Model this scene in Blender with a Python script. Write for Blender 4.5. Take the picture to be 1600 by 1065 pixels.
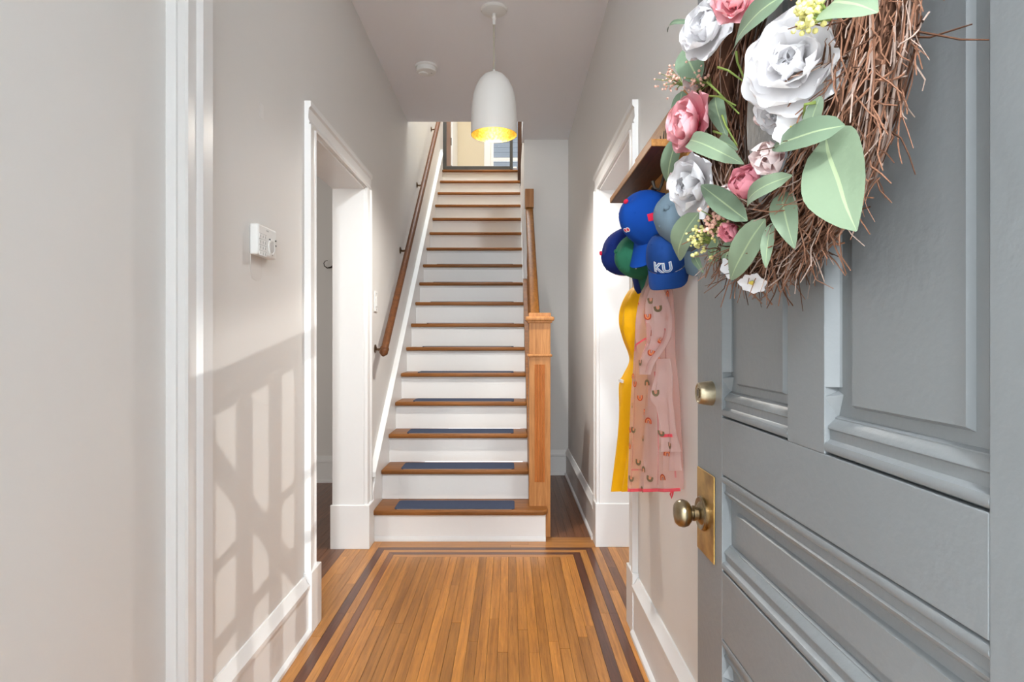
import bpy, bmesh, math, random
from mathutils import Vector, Matrix, noise as mnoise
random.seed(7)
PI = math.pi
sc = bpy.context.scene
COL = sc.collection
for o in list(bpy.data.objects):
    bpy.data.objects.remove(o)

# ------------------------------------------------------------------ camera
F, HC, VX, VY = 930.0, 1.1875, 796.5, 532.5          # focal length in pixels (1600 wide), eye height, vanishing point
cam_d = bpy.data.cameras.new('camera'); cam = bpy.data.objects.new('camera', cam_d); COL.objects.link(cam)
cam.location = (0, 0, HC); cam.rotation_euler = (PI / 2, 0, 0)
cam_d.sensor_width = 36.0; cam_d.lens = F / 1600 * 36.0
cam_d.shift_x = (800 - VX) / 1600; cam_d.clip_start = 0.02
sc.camera = cam

# ------------------------------------------------------------------ world, sun, exposure
world = bpy.data.worlds.new('world'); sc.world = world; world.use_nodes = True
bg = world.node_tree.nodes['Background']
bg.inputs['Color'].default_value = (0.86, 0.94, 1.0, 1); bg.inputs['Strength'].default_value = 1.9
SUN_M, SUN_T = 0.5, 0.15                              # sideways and downward travel per metre into the house
sun_d = bpy.data.lights.new('sun', 'SUN'); sun = bpy.data.objects.new('sun', sun_d); COL.objects.link(sun)
sun_d.energy = 0.8; sun_d.angle = math.radians(0.15); sun_d.color = (1.0, 0.98, 0.93)
sun.rotation_euler = Vector((-SUN_M, 1, -SUN_T)).to_track_quat('-Z', 'Y').to_euler()
sun.location = (2, -8, 4)
sc.view_settings.view_transform = 'Standard'; sc.view_settings.look = 'None'
sc.view_settings.gamma = 1.0; sc.view_settings.use_curve_mapping = False
sc.view_settings.exposure = 1.0

def area(name, loc, direction, sx, sy, energy, color=(1, 1, 1)):
    d = bpy.data.lights.new(name, 'AREA'); o = bpy.data.objects.new(name, d); COL.objects.link(o)
    d.shape = 'RECTANGLE'; d.size = sx; d.size_y = sy; d.energy = energy; d.color = color
    o.location = loc; o.rotation_euler = Vector(direction).to_track_quat('-Z', 'Z').to_euler()
    return o
area('left_room_fill', (-2.3, 0.26, 1.7), (0.38, 1, 0), 1.5, 1.9, 30, (1.0, 0.97, 0.93))  # added fill light in the left room; no window is modelled there
area('parlour_fill', (1.9, 0.26, 1.7), (-0.38, 1, 0), 1.5, 1.9, 42, (0.95, 0.97, 1.0))  # added fill shining through the right doorway towards the stairs
area('stairwell_fill', (-0.35, 6.0, 5.75), (0, 0, -1), 0.9, 2.0, 55, (0.88, 0.95, 1.0))  # added overhead fill for the upper stairs; the ceiling there is closed
area('upstairs_fill', (1.6, 8.2, 4.6), (-1, 0, -0.1), 1.0, 1.2, 6, (1.0, 0.98, 0.95))  # extra sideways fill for the landing, separate from the end window

# ------------------------------------------------------------------ helpers
def P(px, py, Y):                                      # a point of the photograph at depth Y
    return Vector(((px - VX) * Y / F, Y, HC - (py - VY) * Y / F))
def PX(px, py, X):                                     # a point of the photograph on the plane x = X
    Y = X * F / (px - VX)
    return Vector((X, Y, HC - (py - VY) * Y / F))

class MB:
    def __init__(s): s.v, s.f, s.m = [], [], []
    def add(s, verts, faces, mi=0):
        n = len(s.v); s.v += [tuple(p) for p in verts]
        s.f += [tuple(i + n for i in q) for q in faces]; s.m += [mi] * len(faces); return s
    def box(s, x0, x1, y0, y1, z0, z1, mi=0):
        return s.add([(x0,y0,z0),(x1,y0,z0),(x1,y1,z0),(x0,y1,z0),(x0,y0,z1),(x1,y0,z1),(x1,y1,z1),(x0,y1,z1)],
                     [(0,3,2,1),(4,5,6,7),(0,1,5,4),(1,2,6,5),(2,3,7,6),(3,0,4,7)], mi)
    def prism(s, prof, a, b, mi=0):                    # profile points are 3-vectors; extruded from +a to +b offsets
        a, b = Vector(a), Vector(b); n = len(prof)
        vs = [Vector(p) + a for p in prof] + [Vector(p) + b for p in prof]
        fs = [tuple(range(n - 1, -1, -1)), tuple(range(n, 2 * n))] + [(i, (i + 1) % n, n + (i + 1) % n, n + i) for i in range(n)]
        return s.add(vs, fs, mi)
    def tube(s, path, rad, n=8, mi=0, caps=True):
        path = [Vector(p) for p in path]; k = len(path)
        if not isinstance(rad, (list, tuple)): rad = [rad] * k
        vs = []; ref = None
        for i, p in enumerate(path):
            t = (path[min(i + 1, k - 1)] - path[max(i - 1, 0)])
            t = t.normalized() if t.length > 1e-9 else Vector((0, 0, 1))
            if ref is None: ref = Vector((0, 0, 1)) if abs(t.z) < 0.9 else Vector((1, 0, 0))
            u = t.cross(ref).normalized(); w = u.cross(t).normalized(); ref = w
            for j in range(n):
                a = 2 * PI * j / n
                vs.append(p + (u * math.cos(a) + w * math.sin(a)) * rad[i])
        fs = [(i*n+j, i*n+(j+1) % n, (i+1)*n+(j+1) % n, (i+1)*n+j) for i in range(k-1) for j in range(n)]
        if caps: fs += [tuple(range(n-1, -1, -1)), tuple((k-1)*n+j for j in range(n))]
        return s.add(vs, fs, mi)
    def lathe(s, prof, c, axis=(0, 0, 1), n=32, mi=0): # prof: (radius, along axis)
        ax = Vector(axis).normalized(); u = ax.orthogonal().normalized(); w = ax.cross(u); c = Vector(c); vs = []
        for r, h in prof:
            for j in range(n):
                a = 2 * PI * j / n
                vs.append(c + ax * h + (u * math.cos(a) + w * math.sin(a)) * max(r, 1e-5))
        k = len(prof)
        return s.add(vs, [(i*n+j, i*n+(j+1) % n, (i+1)*n+(j+1) % n, (i+1)*n+j) for i in range(k-1) for j in range(n)], mi)
    def mesh(s, name, mats, smooth=False, bevel=0, segs=2):
        me = bpy.data.meshes.new(name); me.from_pydata(s.v, [], s.f); me.update()
        bm = bmesh.new(); bm.from_mesh(me)
        for f, mi in zip(bm.faces, s.m): f.material_index = mi
        bmesh.ops.recalc_face_normals(bm, faces=bm.faces)
        if bevel:
            bmesh.ops.bevel(bm, geom=[e for e in bm.edges if len(e.link_faces) == 2 and e.calc_face_angle(0) > 0.5], offset=bevel, segments=segs, affect='EDGES', profile=0.5)
        bm.to_mesh(me); bm.free()
        for m in (mats if isinstance(mats, (list, tuple)) else [mats]): me.materials.append(m)
        if smooth:
            for p in me.polygons: p.use_smooth = True
            try: me.set_sharp_from_angle(angle=math.radians(38))
            except Exception: pass
        return me
    def build(s, name, mats, parent=None, smooth=False, bevel=0, segs=2):
        return link(name, s.mesh(name, mats, smooth, bevel, segs), parent)

def link(name, me, parent=None):
    o = bpy.data.objects.new(name, me); COL.objects.link(o)
    if parent is not None:
        o.parent = parent; o.matrix_parent_inverse = parent.matrix_basis.inverted() if parent.type == 'EMPTY' else Matrix()
    return o
def tag(o, label, cat, group=None, kind=None):
    o['label'] = label
    if cat: o['category'] = cat
    if group: o['group'] = group
    if kind: o['kind'] = kind
    return o
def thing(name, loc, label, cat, group=None):
    o = bpy.data.objects.new(name, None); COL.objects.link(o); o.location = loc; o.empty_display_size = 0.05
    return tag(o, label, cat, group)
def struct(o, label=None):
    o['kind'] = 'structure'
    if label: o['label'] = label
    return o

# ------------------------------------------------------------------ materials
def nt(name):
    m = bpy.data.materials.new(name); m.use_nodes = True
    t = m.node_tree; return m, t, t.nodes['Principled BSDF']
def setp(b, **k):
    for a, v in k.items():
        a = a.replace('_', ' ')
        if a in b.inputs: b.inputs[a].default_value = v
def lin(r, g, b):
    f = lambda c: ((c / 255 + 0.055) / 1.055) ** 2.4 if c > 10 else c / 255 / 12.92
    return (f(r), f(g), f(b), 1)
def N(t, kind, **props):
    n = t.nodes.new(kind)
    for a, v in props.items(): setattr(n, a, v)
    return n
def paint(name, c, rough=0.5, var=0.04, bump=0.15, scale=60, spec=0.4, metal=0.0):
    m, t, b = nt(name); g = N(t, 'ShaderNodeNewGeometry')
    n1 = N(t, 'ShaderNodeTexNoise'); n1.inputs['Scale'].default_value = 2.3; n1.inputs['Detail'].default_value = 4
    n2 = N(t, 'ShaderNodeTexNoise'); n2.inputs['Scale'].default_value = scale; n2.inputs['Detail'].default_value = 3
    for n in (n1, n2): t.links.new(g.outputs['Position'], n.inputs['Vector'])
    mx = N(t, 'ShaderNodeMix', data_type='RGBA')
    mx.inputs[6].default_value = tuple(x * (1 - var) for x in c[:3]) + (1,)
    mx.inputs[7].default_value = tuple(min(1, x * (1 + var)) for x in c[:3]) + (1,)
    t.links.new(n1.outputs['Fac'], mx.inputs[0]); t.links.new(mx.outputs[2], b.inputs['Base Color'])
    bp = N(t, 'ShaderNodeBump'); bp.inputs['Strength'].default_value = bump; bp.inputs['Distance'].default_value = 0.002
    t.links.new(n2.outputs['Fac'], bp.inputs['Height']); t.links.new(bp.outputs['Normal'], b.inputs['Normal'])
    setp(b, Roughness=rough, Specular_IOR_Level=spec, Metallic=metal)
    return m
def wood(name, c1, c2, axis='Y', rough=0.35, vary=0.25, across=55.0, nails=False, coat=0.0):
    m, t, b = nt(name); L = t.links.new
    g = N(t, 'ShaderNodeNewGeometry'); oi = N(t, 'ShaderNodeObjectInfo')
    sc_ = N(t, 'ShaderNodeVectorMath', operation='SCALE'); sc_.inputs[0].default_value = (13.1, 7.7, 5.3)
    L(oi.outputs['Random'], sc_.inputs['Scale'])
    ad = N(t, 'ShaderNodeVectorMath', operation='ADD'); L(g.outputs['Position'], ad.inputs[0]); L(sc_.outputs['Vector'], ad.inputs[1])
    mp = N(t, 'ShaderNodeMapping'); s = [across, across, across]; s['XYZ'.index(axis)] = 2.2
    mp.inputs['Scale'].default_value = s; L(ad.outputs['Vector'], mp.inputs['Vector'])
    n1 = N(t, 'ShaderNodeTexNoise'); n1.inputs['Scale'].default_value = 1.0; n1.inputs['Detail'].default_value = 6; n1.inputs['Roughness'].default_value = 0.65
    n1.inputs['Distortion'].default_value = 0.6; L(mp.outputs['Vector'], n1.inputs['Vector'])
    mp2 = N(t, 'ShaderNodeMapping'); s2 = [x * 4 for x in s]; s2['XYZ'.index(axis)] = 14
    mp2.inputs['Scale'].default_value = s2; L(ad.outputs['Vector'], mp2.inputs['Vector'])
    n2 = N(t, 'ShaderNodeTexNoise'); n2.inputs['Scale'].default_value = 1.0; n2.inputs['Detail'].default_value = 3; L(mp2.outputs['Vector'], n2.inputs['Vector'])
    av = N(t, 'ShaderNodeMath', operation='MULTIPLY_ADD'); av.inputs[1].default_value = 0.35; L(n2.outputs['Fac'], av.inputs[0]); L(n1.outputs['Fac'], av.inputs[2])
    rp = N(t, 'ShaderNodeValToRGB'); rp.color_ramp.elements[0].position = 0.42; rp.color_ramp.elements[1].position = 0.9
    rp.color_ramp.elements[0].color = c1; rp.color_ramp.elements[1].color = c2; L(av.outputs[0], rp.inputs['Fac'])
    hs = N(t, 'ShaderNodeHueSaturation'); L(rp.outputs['Color'], hs.inputs['Color'])
    mr = N(t, 'ShaderNodeMapRange'); mr.inputs[3].default_value = 1 - vary; mr.inputs[4].default_value = 1 + vary * 0.8
    L(oi.outputs['Random'], mr.inputs[0]); L(mr.outputs[0], hs.inputs['Value'])
    col = hs.outputs['Color']
    if nails:                                          # rows of face nails, two to a board
        sp = N(t, 'ShaderNodeSeparateXYZ'); L(g.outputs['Position'], sp.inputs[0])
        def cell(out, off, per):
            a = N(t, 'ShaderNodeMath', operation='ADD'); a.inputs[1].default_value = off; L(out, a.inputs[0])
            w = N(t, 'ShaderNodeMath', operation='WRAP'); w.inputs[1].default_value = per / 2; w.inputs[2].default_value = -per / 2; L(a.outputs[0], w.inputs[0]); return w.outputs[0]
        cx = cell(sp.outputs['X'], 0.646, 0.01995); cy = cell(sp.outputs['Y'], 0.02, 0.19)
        cb = N(t, 'ShaderNodeCombineXYZ'); L(cx, cb.inputs[0]); L(cy, cb.inputs[1])
        ln = N(t, 'ShaderNodeVectorMath', operation='LENGTH'); L(cb.outputs[0], ln.inputs[0])
        lt = N(t, 'ShaderNodeMath', operation='LESS_THAN'); lt.inputs[1].default_value = 0.0021; L(ln.outputs['Value'], lt.inputs[0])
        mk = N(t, 'ShaderNodeMath', operation='MULTIPLY'); mk.inputs[1].default_value = 0.55; L(lt.outputs[0], mk.inputs[0])
        mx = N(t, 'ShaderNodeMix', data_type='RGBA'); L(mk.outputs[0], mx.inputs[0]); L(col, mx.inputs[6]); mx.inputs[7].default_value = (0.03, 0.018, 0.01, 1); col = mx.outputs[2]
    L(col, b.inputs['Base Color'])
    bp = N(t, 'ShaderNodeBump'); bp.inputs['Strength'].default_value = 0.12; bp.inputs['Distance'].default_value = 0.001
    L(n2.outputs['Fac'], bp.inputs['Height']); L(bp.outputs['Normal'], b.inputs['Normal'])
    setp(b, Roughness=rough, Coat_Weight=coat, Coat_Roughness=0.18, Specular_IOR_Level=0.5 if coat else 0.25)
    return m
def cloth(name, c, rough=0.9, scale=900, var=0.12, trans=0.0):
    m, t, b = nt(name); L = t.links.new; tc = N(t, 'ShaderNodeTexCoord')
    n = N(t, 'ShaderNodeTexNoise'); n.inputs['Scale'].default_value = scale; n.inputs['Detail'].default_value = 2; L(tc.outputs['Object'], n.inputs['Vector'])
    mx = N(t, 'ShaderNodeMix', data_type='RGBA'); mx.inputs[6].default_value = tuple(x * (1 - var) for x in c[:3]) + (1,)
    mx.inputs[7].default_value = tuple(min(1, x * (1 + var)) for x in c[:3]) + (1,); L(n.outputs['Fac'], mx.inputs[0]); L(mx.outputs[2], b.inputs['Base Color'])
    bp = N(t, 'ShaderNodeBump'); bp.inputs['Strength'].default_value = 0.3; bp.inputs['Distance'].default_value = 0.0008; L(n.outputs['Fac'], bp.inputs['Height']); L(bp.outputs['Normal'], b.inputs['Normal'])
    setp(b, Roughness=rough, Specular_IOR_Level=0.2)
    if trans:
        out = t.nodes['Material Output']; tl = N(t, 'ShaderNodeBsdfTranslucent'); L(mx.outputs[2], tl.inputs['Color'])
        ms = N(t, 'ShaderNodeMixShader'); ms.inputs[0].default_value = trans
        L(b.outputs[0], ms.inputs[1]); L(tl.outputs[0], ms.inputs[2]); L(ms.outputs[0], out.inputs['Surface'])
    return m
def emis(name, c, s):
    m, t, b = nt(name); setp(b, Emission_Color=c, Emission_Strength=s, Base_Color=c); return m

M = {}
M['wall'] = paint('greige_wall_paint', (0.765, 0.75, 0.725, 1), 0.6, 0.02, 0.12, 45)
M['ceiling'] = paint('ceiling_paint', (0.90, 0.90, 0.925, 1), 0.8, 0.01, 0.08, 60)
M['cream'] = paint('cream_wall_paint', (0.76, 0.66, 0.48, 1), 0.7, 0.02, 0.08)
M['trim'] = paint('white_trim_paint', (0.84, 0.84, 0.83, 1), 0.32, 0.02, 0.12, 35)
M['riser'] = paint('white_riser_paint', (0.82, 0.81, 0.79, 1), 0.35, 0.03, 0.15, 40)
M['door'] = paint('grey_door_paint', (0.195, 0.207, 0.212, 1), 0.36, 0.07, 0.3, 70)
M['oak'] = wood('oak_strip', lin(138, 84, 30), lin(204, 138, 62), 'Y', 0.34, 0.26, 55, nails=True, coat=0.12)
M['oakb'] = wood('oak_border_strip', lin(146, 92, 38), lin(206, 142, 70), 'Y', 0.34, 0.18, 55, coat=0.12)
M['oakx'] = wood('oak_cross_strip', lin(142, 90, 40), lin(200, 138, 70), 'X', 0.32, 0.15, 55, coat=0.15)
M['wal'] = wood('walnut_strip', lin(66, 34, 20), lin(112, 62, 36), 'Y', 0.3, 0.15, 50, coat=0.25)
M['walx'] = wood('walnut_cross_strip', lin(66, 34, 20), lin(112, 62, 36), 'X', 0.3, 0.15, 50, coat=0.25)
M['wal2'] = wood('pale_walnut_strip', lin(98, 56, 30), lin(146, 90, 52), 'Y', 0.3, 0.15, 50, coat=0.2)
M['dark'] = wood('dark_board', lin(88, 54, 34), lin(138, 90, 58), 'Y', 0.4, 0.16, 50, coat=0.2)
M['tread'] = wood('oak_tread', lin(104, 62, 26), lin(158, 102, 50), 'X', 0.45, 0.1, 40, coat=0.0)
M['newel'] = wood('oak_newel', lin(146, 94, 50), lin(194, 138, 84), 'Z', 0.4, 0.03, 45)
M['flute'] = wood('oak_flute', lin(146, 82, 34), lin(186, 112, 54), 'Z', 0.4, 0.03, 45)
M['rail'] = wood('oak_handrail', lin(112, 68, 22), lin(158, 102, 40), 'Y', 0.45, 0.03, 45, coat=0.0)
M['wrail'] = wood('brown_wall_rail', lin(74, 42, 20), lin(116, 70, 36), 'Y', 0.5, 0.03, 45, coat=0.0)
M['shelf'] = wood('pine_shelf', lin(150, 96, 44), lin(204, 146, 78), 'Y', 0.5, 0.05, 40)
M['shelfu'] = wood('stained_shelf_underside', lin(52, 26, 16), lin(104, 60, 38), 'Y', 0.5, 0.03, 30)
M['gap'] = paint('dark_subfloor', (0.02, 0.012, 0.008, 1), 0.9)
M['mat'] = cloth('navy_carpet', lin(64, 72, 92), 1.0, 700, 0.45)
M['matedge'] = paint('mat_backing', lin(150, 132, 122), 0.8)
M['white'] = paint('white_plastic', (0.83, 0.83, 0.81, 1), 0.4, 0.01, 0.02)
M['shade'] = paint('white_lamp_shade', (0.80, 0.79, 0.76, 1), 0.45, 0.02, 0.1, 80)
M['darkdot'] = paint('dark_plastic', (0.08, 0.08, 0.08, 1), 0.5)
M['keyline'] = paint('grey_key_line', (0.45, 0.46, 0.46, 1), 0.5)
M['cord'] = paint('taupe_rod', (0.42, 0.38, 0.31, 1), 0.45, 0.02, 0.05)
M['gate'] = paint('charcoal_metal', (0.045, 0.043, 0.04, 1), 0.4, 0.05, 0.05, spec=0.5)
M['iron'] = paint('dark_iron', (0.07, 0.06, 0.05, 1), 0.4, 0.2, 0.2, 90, metal=0.7)
M['bronze'] = paint('bronze_bracket', (0.13, 0.08, 0.045, 1), 0.35, 0.2, 0.1, metal=0.8)
def brass(name, c1, c2, rough, sc_=18):
    m, t, b = nt(name); L = t.links.new; g = N(t, 'ShaderNodeNewGeometry'); n = N(t, 'ShaderNodeTexNoise'); n.inputs['Scale'].default_value = sc_; n.inputs['Detail'].default_value = 6
    L(g.outputs['Position'], n.inputs['Vector']); r = N(t, 'ShaderNodeValToRGB'); r.color_ramp.elements[0].position = 0.35; r.color_ramp.elements[1].position = 0.62
    r.color_ramp.elements[0].color = c1; r.color_ramp.elements[1].color = c2; L(n.outputs['Fac'], r.inputs['Fac']); L(r.outputs['Color'], b.inputs['Base Color'])
    setp(b, Metallic=1.0, Roughness=rough); return m
M['brass'] = brass('aged_brass_plate', (0.30, 0.17, 0.045, 1), (0.62, 0.40, 0.13, 1), 0.38)
M['knob'] = brass('antique_brass_knob', (0.22, 0.17, 0.10, 1), (0.38, 0.31, 0.20, 1), 0.3, 30)
M['bolt'] = brass('satin_brass', (0.42, 0.36, 0.24, 1), (0.55, 0.47, 0.33, 1), 0.36, 60)
M['gold'] = brass('gold_leaf_lining', (0.55, 0.37, 0.06, 1), (0.82, 0.62, 0.16, 1), 0.45, 90)
M['bulb'] = emis('lit_bulb', (1.0, 0.88, 0.62, 1), 3)
M['glass'] = None

# ------------------------------------------------------------------ key dimensions (metres)
XL, XR, CZ = -0.835, 0.52, 2.98
O1a, O1b = 2.515, 3.415            # left doorway along the hall
O2a, O2b = 2.505, 3.45             # right doorway
OH = 2.07                          # doorway head
YB = 5.297                         # wall at the end of the passage
HOLE = 4.871                       # front edge of the stairwell in the ceiling
RISE, RUN, N0, R0 = 0.19, 0.2244, 3.50, 3.54
LAND = RISE * 17; SX = 0.118       # upper floor level, right end of the treads
YT = N0 + 16 * RUN
YE = 9.3                           # end wall upstairs
UC = 5.8                           # upper ceiling

# ------------------------------------------------------------------ walls and ceilings
w = MB()
w.box(-0.995, XL, 0.2, O1a, 0, CZ); w.box(-0.995, XL, O1a, O1b, OH, CZ); w.box(-0.995, XL, O1b, YE, 0, CZ)
w.box(-0.995, XL, 0.2, YE, CZ, UC)
struct(w.build('wall_left', M['wall']), 'greige plaster wall along the left of the hall')
w = MB()
w.box(XR, 0.68, 0.2, O2a, 0, CZ); w.box(XR, 0.68, O2a, O2b, OH, CZ); w.box(XR, 0.68, O2b, YB + 0.1, 0, CZ)
struct(w.build('wall_right', M['wall']), 'greige plaster wall along the right of the hall')
w = MB(); w.box(SX + 0.01, 0.68, YB, YB + 0.1, 0, CZ); w.box(SX + 0.01, 0.2, YB + 0.1, YT + 0.1, 0, LAND)
struct(w.build('wall_back', M['wall']), 'greige wall at the end of the passage beside the stairs')
w = MB()
w.box(-0.995, 0.68, 0.2, HOLE, CZ, LAND - 0.02); w.box(0.108, 0.68, HOLE, YB + 0.1, CZ, LAND - 0.02)
struct(w.build('ceiling', M['ceiling']), 'flat white hall ceiling with an opening above the stairs')
w = MB(); w.box(-0.995, -0.46, 0.2, 0.33, 0, CZ); w.box(0.44, 0.68, 0.2, 0.33, 0, CZ); w.box(-0.46, 0.44, 0.2, 0.33, 2.75, CZ)
struct(w.build('wall_front', M['wall']), 'front wall around the entrance')
# room to the left of the hall, seen through the doorway
w = MB(); w.box(-4.2, -0.995, 5.02, 5.12, 0, CZ); w.box(-4.3, -4.2, 0.2, 5.12, 0, CZ); w.box(-4.2, -0.995, 0.1, 0.2, 0, CZ); w.box(-4.3, -0.995, 0.1, 5.12, CZ, CZ + 0.1)
struct(w.build('wall_room', M['wall']), 'greige wall of the room behind the left doorway')
w = MB(); w.box(0.68, 3.8, 5.0, 5.1, 0, CZ); w.box(3.7, 3.8, 0.2, 5.0, 0, CZ); w.box(0.68, 3.8, 0.1, 0.2, 0, CZ); w.box(0.68, 3.8, 0.1, 5.1, CZ, CZ + 0.1)
struct(w.build('wall_parlour', M['wall']), 'wall of the room behind the right doorway')
# upper floor
w = MB(); w.box(-0.995, 1.9, YE, YE + 0.15, LAND, 3.70)
WX0, WX1, WZ1 = -0.30, 0.42, 5.1
w.box(-0.995, WX0, YE, YE + 0.15, 3.70, UC); w.box(WX1, 1.9, YE, YE + 0.15, 3.70, UC); w.box(WX0, WX1, YE, YE + 0.15, WZ1, UC)
struct(w.build('wall_upper_end', M['cream']), 'cream wall at the end of the upstairs hall')
w = MB(); w.box(1.8, 1.9, 4.7, YE, LAND, UC); w.box(-0.995, 1.9, HOLE - 0.1, HOLE, LAND - 0.02, UC)
struct(w.build('wall_upper_right', M['cream']), 'wall of the upstairs hall')
w = MB(); w.box(-0.995, 1.9, 4.7, YE + 0.15, UC, UC + 0.1)
struct(w.build('ceiling_upper', M['ceiling']), 'ceiling of the upstairs hall')
w = MB(); w.box(-0.835, 1.9, YT + 0.08, YE, LAND - 0.2, LAND); w.box(0.21, 1.9, YB + 0.1, YT + 0.08, LAND - 0.2, LAND)
struct(w.build('floor_upper', M['dark']), 'brown wooden floor of the upstairs hall')

# ------------------------------------------------------------------ floor: a dark base and every strip of wood above it
fb = MB(); fb.box(-4.3, 3.8, 0.1, 5.6, -0.06, -0.022)
floor = struct(fb.build('floor', M['gap']), 'oak strip floor with a dark walnut double border')
GAP = 0.0006
def plank(x0, x1, y0, y1, mat, ends=None):
    z0 = -0.022; dz = random.uniform(-0.0004, 0.0004)
    b = MB()
    if ends is None:
        b.box(x0 + GAP, x1 - GAP, y0 + GAP, y1 - GAP, z0, dz)
    else:                                              # mitred quadrilateral
        b.prism([Vector((p[0], p[1], 0)) for p in ends], (0, 0, z0), (0, 0, dz))
    return b.build('plank', mat, floor)
def run(x0, x1, ya, yb, mat, lo=0.6, hi=1.5, axis='Y'):
    y = ya
    while y < yb - 1e-6:
        n = min(yb, y + random.uniform(lo, hi))
        if yb - n < 0.25: n = yb
        if axis == 'Y': plank(x0, x1, y, n, mat)
        else: plank(y, n, x0, x1, mat)
        y = n
XA = [-0.756, -0.715, -0.678, -0.646]; XB = [0.470, 0.434, 0.394, 0.353]; YA = [3.425, 3.387, 3.349, 3.314]
nf = 25
for i in range(nf):
    a = XA[3] + (XB[3] - XA[3]) * i / nf; b = XA[3] + (XB[3] - XA[3]) * (i + 1) / nf
    run(a, b, 0.34, 3.275, M['oak'], 0.7, 2.2)
plank(XA[3], XB[3], 3.275, YA[3], M['oakx'])
for i in range(3):
    my, mx = [(M['wal'], M['walx']), (M['oakb'], M['oakx']), (M['wal'], M['walx'])][i]
    o, n = i, i + 1
    for ya, yb in ((0.34, 1.45), (1.45, 2.6)):
        plank(XA[o], XA[n], ya, yb, M['wal2'] if i == 2 else my); plank(XB[n], XB[o], ya, yb, my)
    if i == 2: ml = M['wal2']
    else: ml = my
    plank(0, 0, 0, 0, ml, [(XA[o] + GAP, 2.6), (XA[n] - GAP, 2.6), (XA[n] - GAP, YA[n]), (XA[o] + GAP, YA[o])])
    plank(0, 0, 0, 0, my, [(XB[n] + GAP, 2.6), (XB[o] - GAP, 2.6), (XB[o] - GAP, YA[o]), (XB[n] + GAP, YA[n])])
    plank(0, 0, 0, 0, mx, [(XA[n], YA[n] + GAP), (XB[n], YA[n] + GAP), (XB[o], YA[o] - GAP), (XA[o], YA[o] - GAP)])
for i in range(4):                                     # strips outside the border on the left, running into the doorway
    a, b = -0.756 - 0.046 * (i + 1), -0.756 - 0.046 * i
    run(a, b, 0.34 if i < 2 else 2.3, 3.60 if i < 1 else 3.60, M['oakb'], 0.5, 1.4)
for i in range(6):
    a, b = 0.470 + 0.046 * i, 0.470 + 0.046 * (i + 1)
    run(a, b, 0.34 if i < 2 else 2.3, 3.425 if i < 1 else 3.7, M['oakb'] if i != 1 else M['dark'], 0.5, 1.4)
for i in range(4):
    a = 3.425 + 0.0445 * i
    run(a, a + 0.0445, -0.756, 0.516, M['oakx'], 0.5, 0.9, 'X')
x = 0.20
while x < 0.515:                                       # dark boards in the passage beside the stairs
    plank(x, min(x + 0.05, 0.522), 3.603, YB, M['dark']); x += 0.05
x = -0.94
while x > -1.95:                                       # dark boards in the left room
    run(x - 0.05, x, 1.9, 5.02, M['dark'], 1.0, 2.2); x -= 0.05
for xa, xb in ((-4.3, -1.95), (0.746, 3.8)):
    plank(xa, xb, 0.2, 5.02, M['dark'])

# ------------------------------------------------------------------ baseboards, casings and other trim
def base_profile(h, t):                                # (out from wall, z)
    return [(0, 0), (t + 0.012, 0), (t + 0.012, 0.014), (t + 0.004, 0.024), (t, 0.026), (t, h - 0.055), (t + 0.006, h - 0.05), (t + 0.006, h - 0.034), (t - 0.004, h - 0.022), (t - 0.012, h - 0.006), (t - 0.016, h), (0, h)]
def baseboard(name, p0, p1, nrm, label, h=0.235, t=0.022):
    p0, p1, nrm = Vector(p0), Vector(p1), Vector(nrm)
    b = MB(); b.prism([nrm * a + Vector((0, 0, z)) for a, z in base_profile(h, t)], p0, p1)
    return struct(b.build(name, M['trim'], smooth=True), label)
baseboard('baseboard_left', (XL, 1.585, 0), (XL, 2.42, 0), (1, 0, 0), 'white baseboard on the left hall wall')
baseboard('baseboard_left_entry', (XL, 0.33, 0), (XL, 1.444, 0), (1, 0, 0), 'white baseboard on the left wall by the entrance')
baseboard('baseboard_right', (XR, 0.33, 0), (XR, 2.405, 0), (-1, 0, 0), 'white baseboard on the right hall wall under the coats')
baseboard('baseboard_right_passage', (XR, 3.555, 0), (XR, YB, 0), (-1, 0, 0), 'white baseboard along the passage wall')
baseboard('baseboard_back', (0.2, YB, 0), (XR, YB, 0), (0, -1, 0), 'white baseboard on the wall at the end of the passage', 0.219)
baseboard('baseboard_room', (-3.0, 5.02, 0), (-0.995, 5.02, 0), (0, -1, 0), 'white baseboard of the room behind the left doorway', 0.22)
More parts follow.
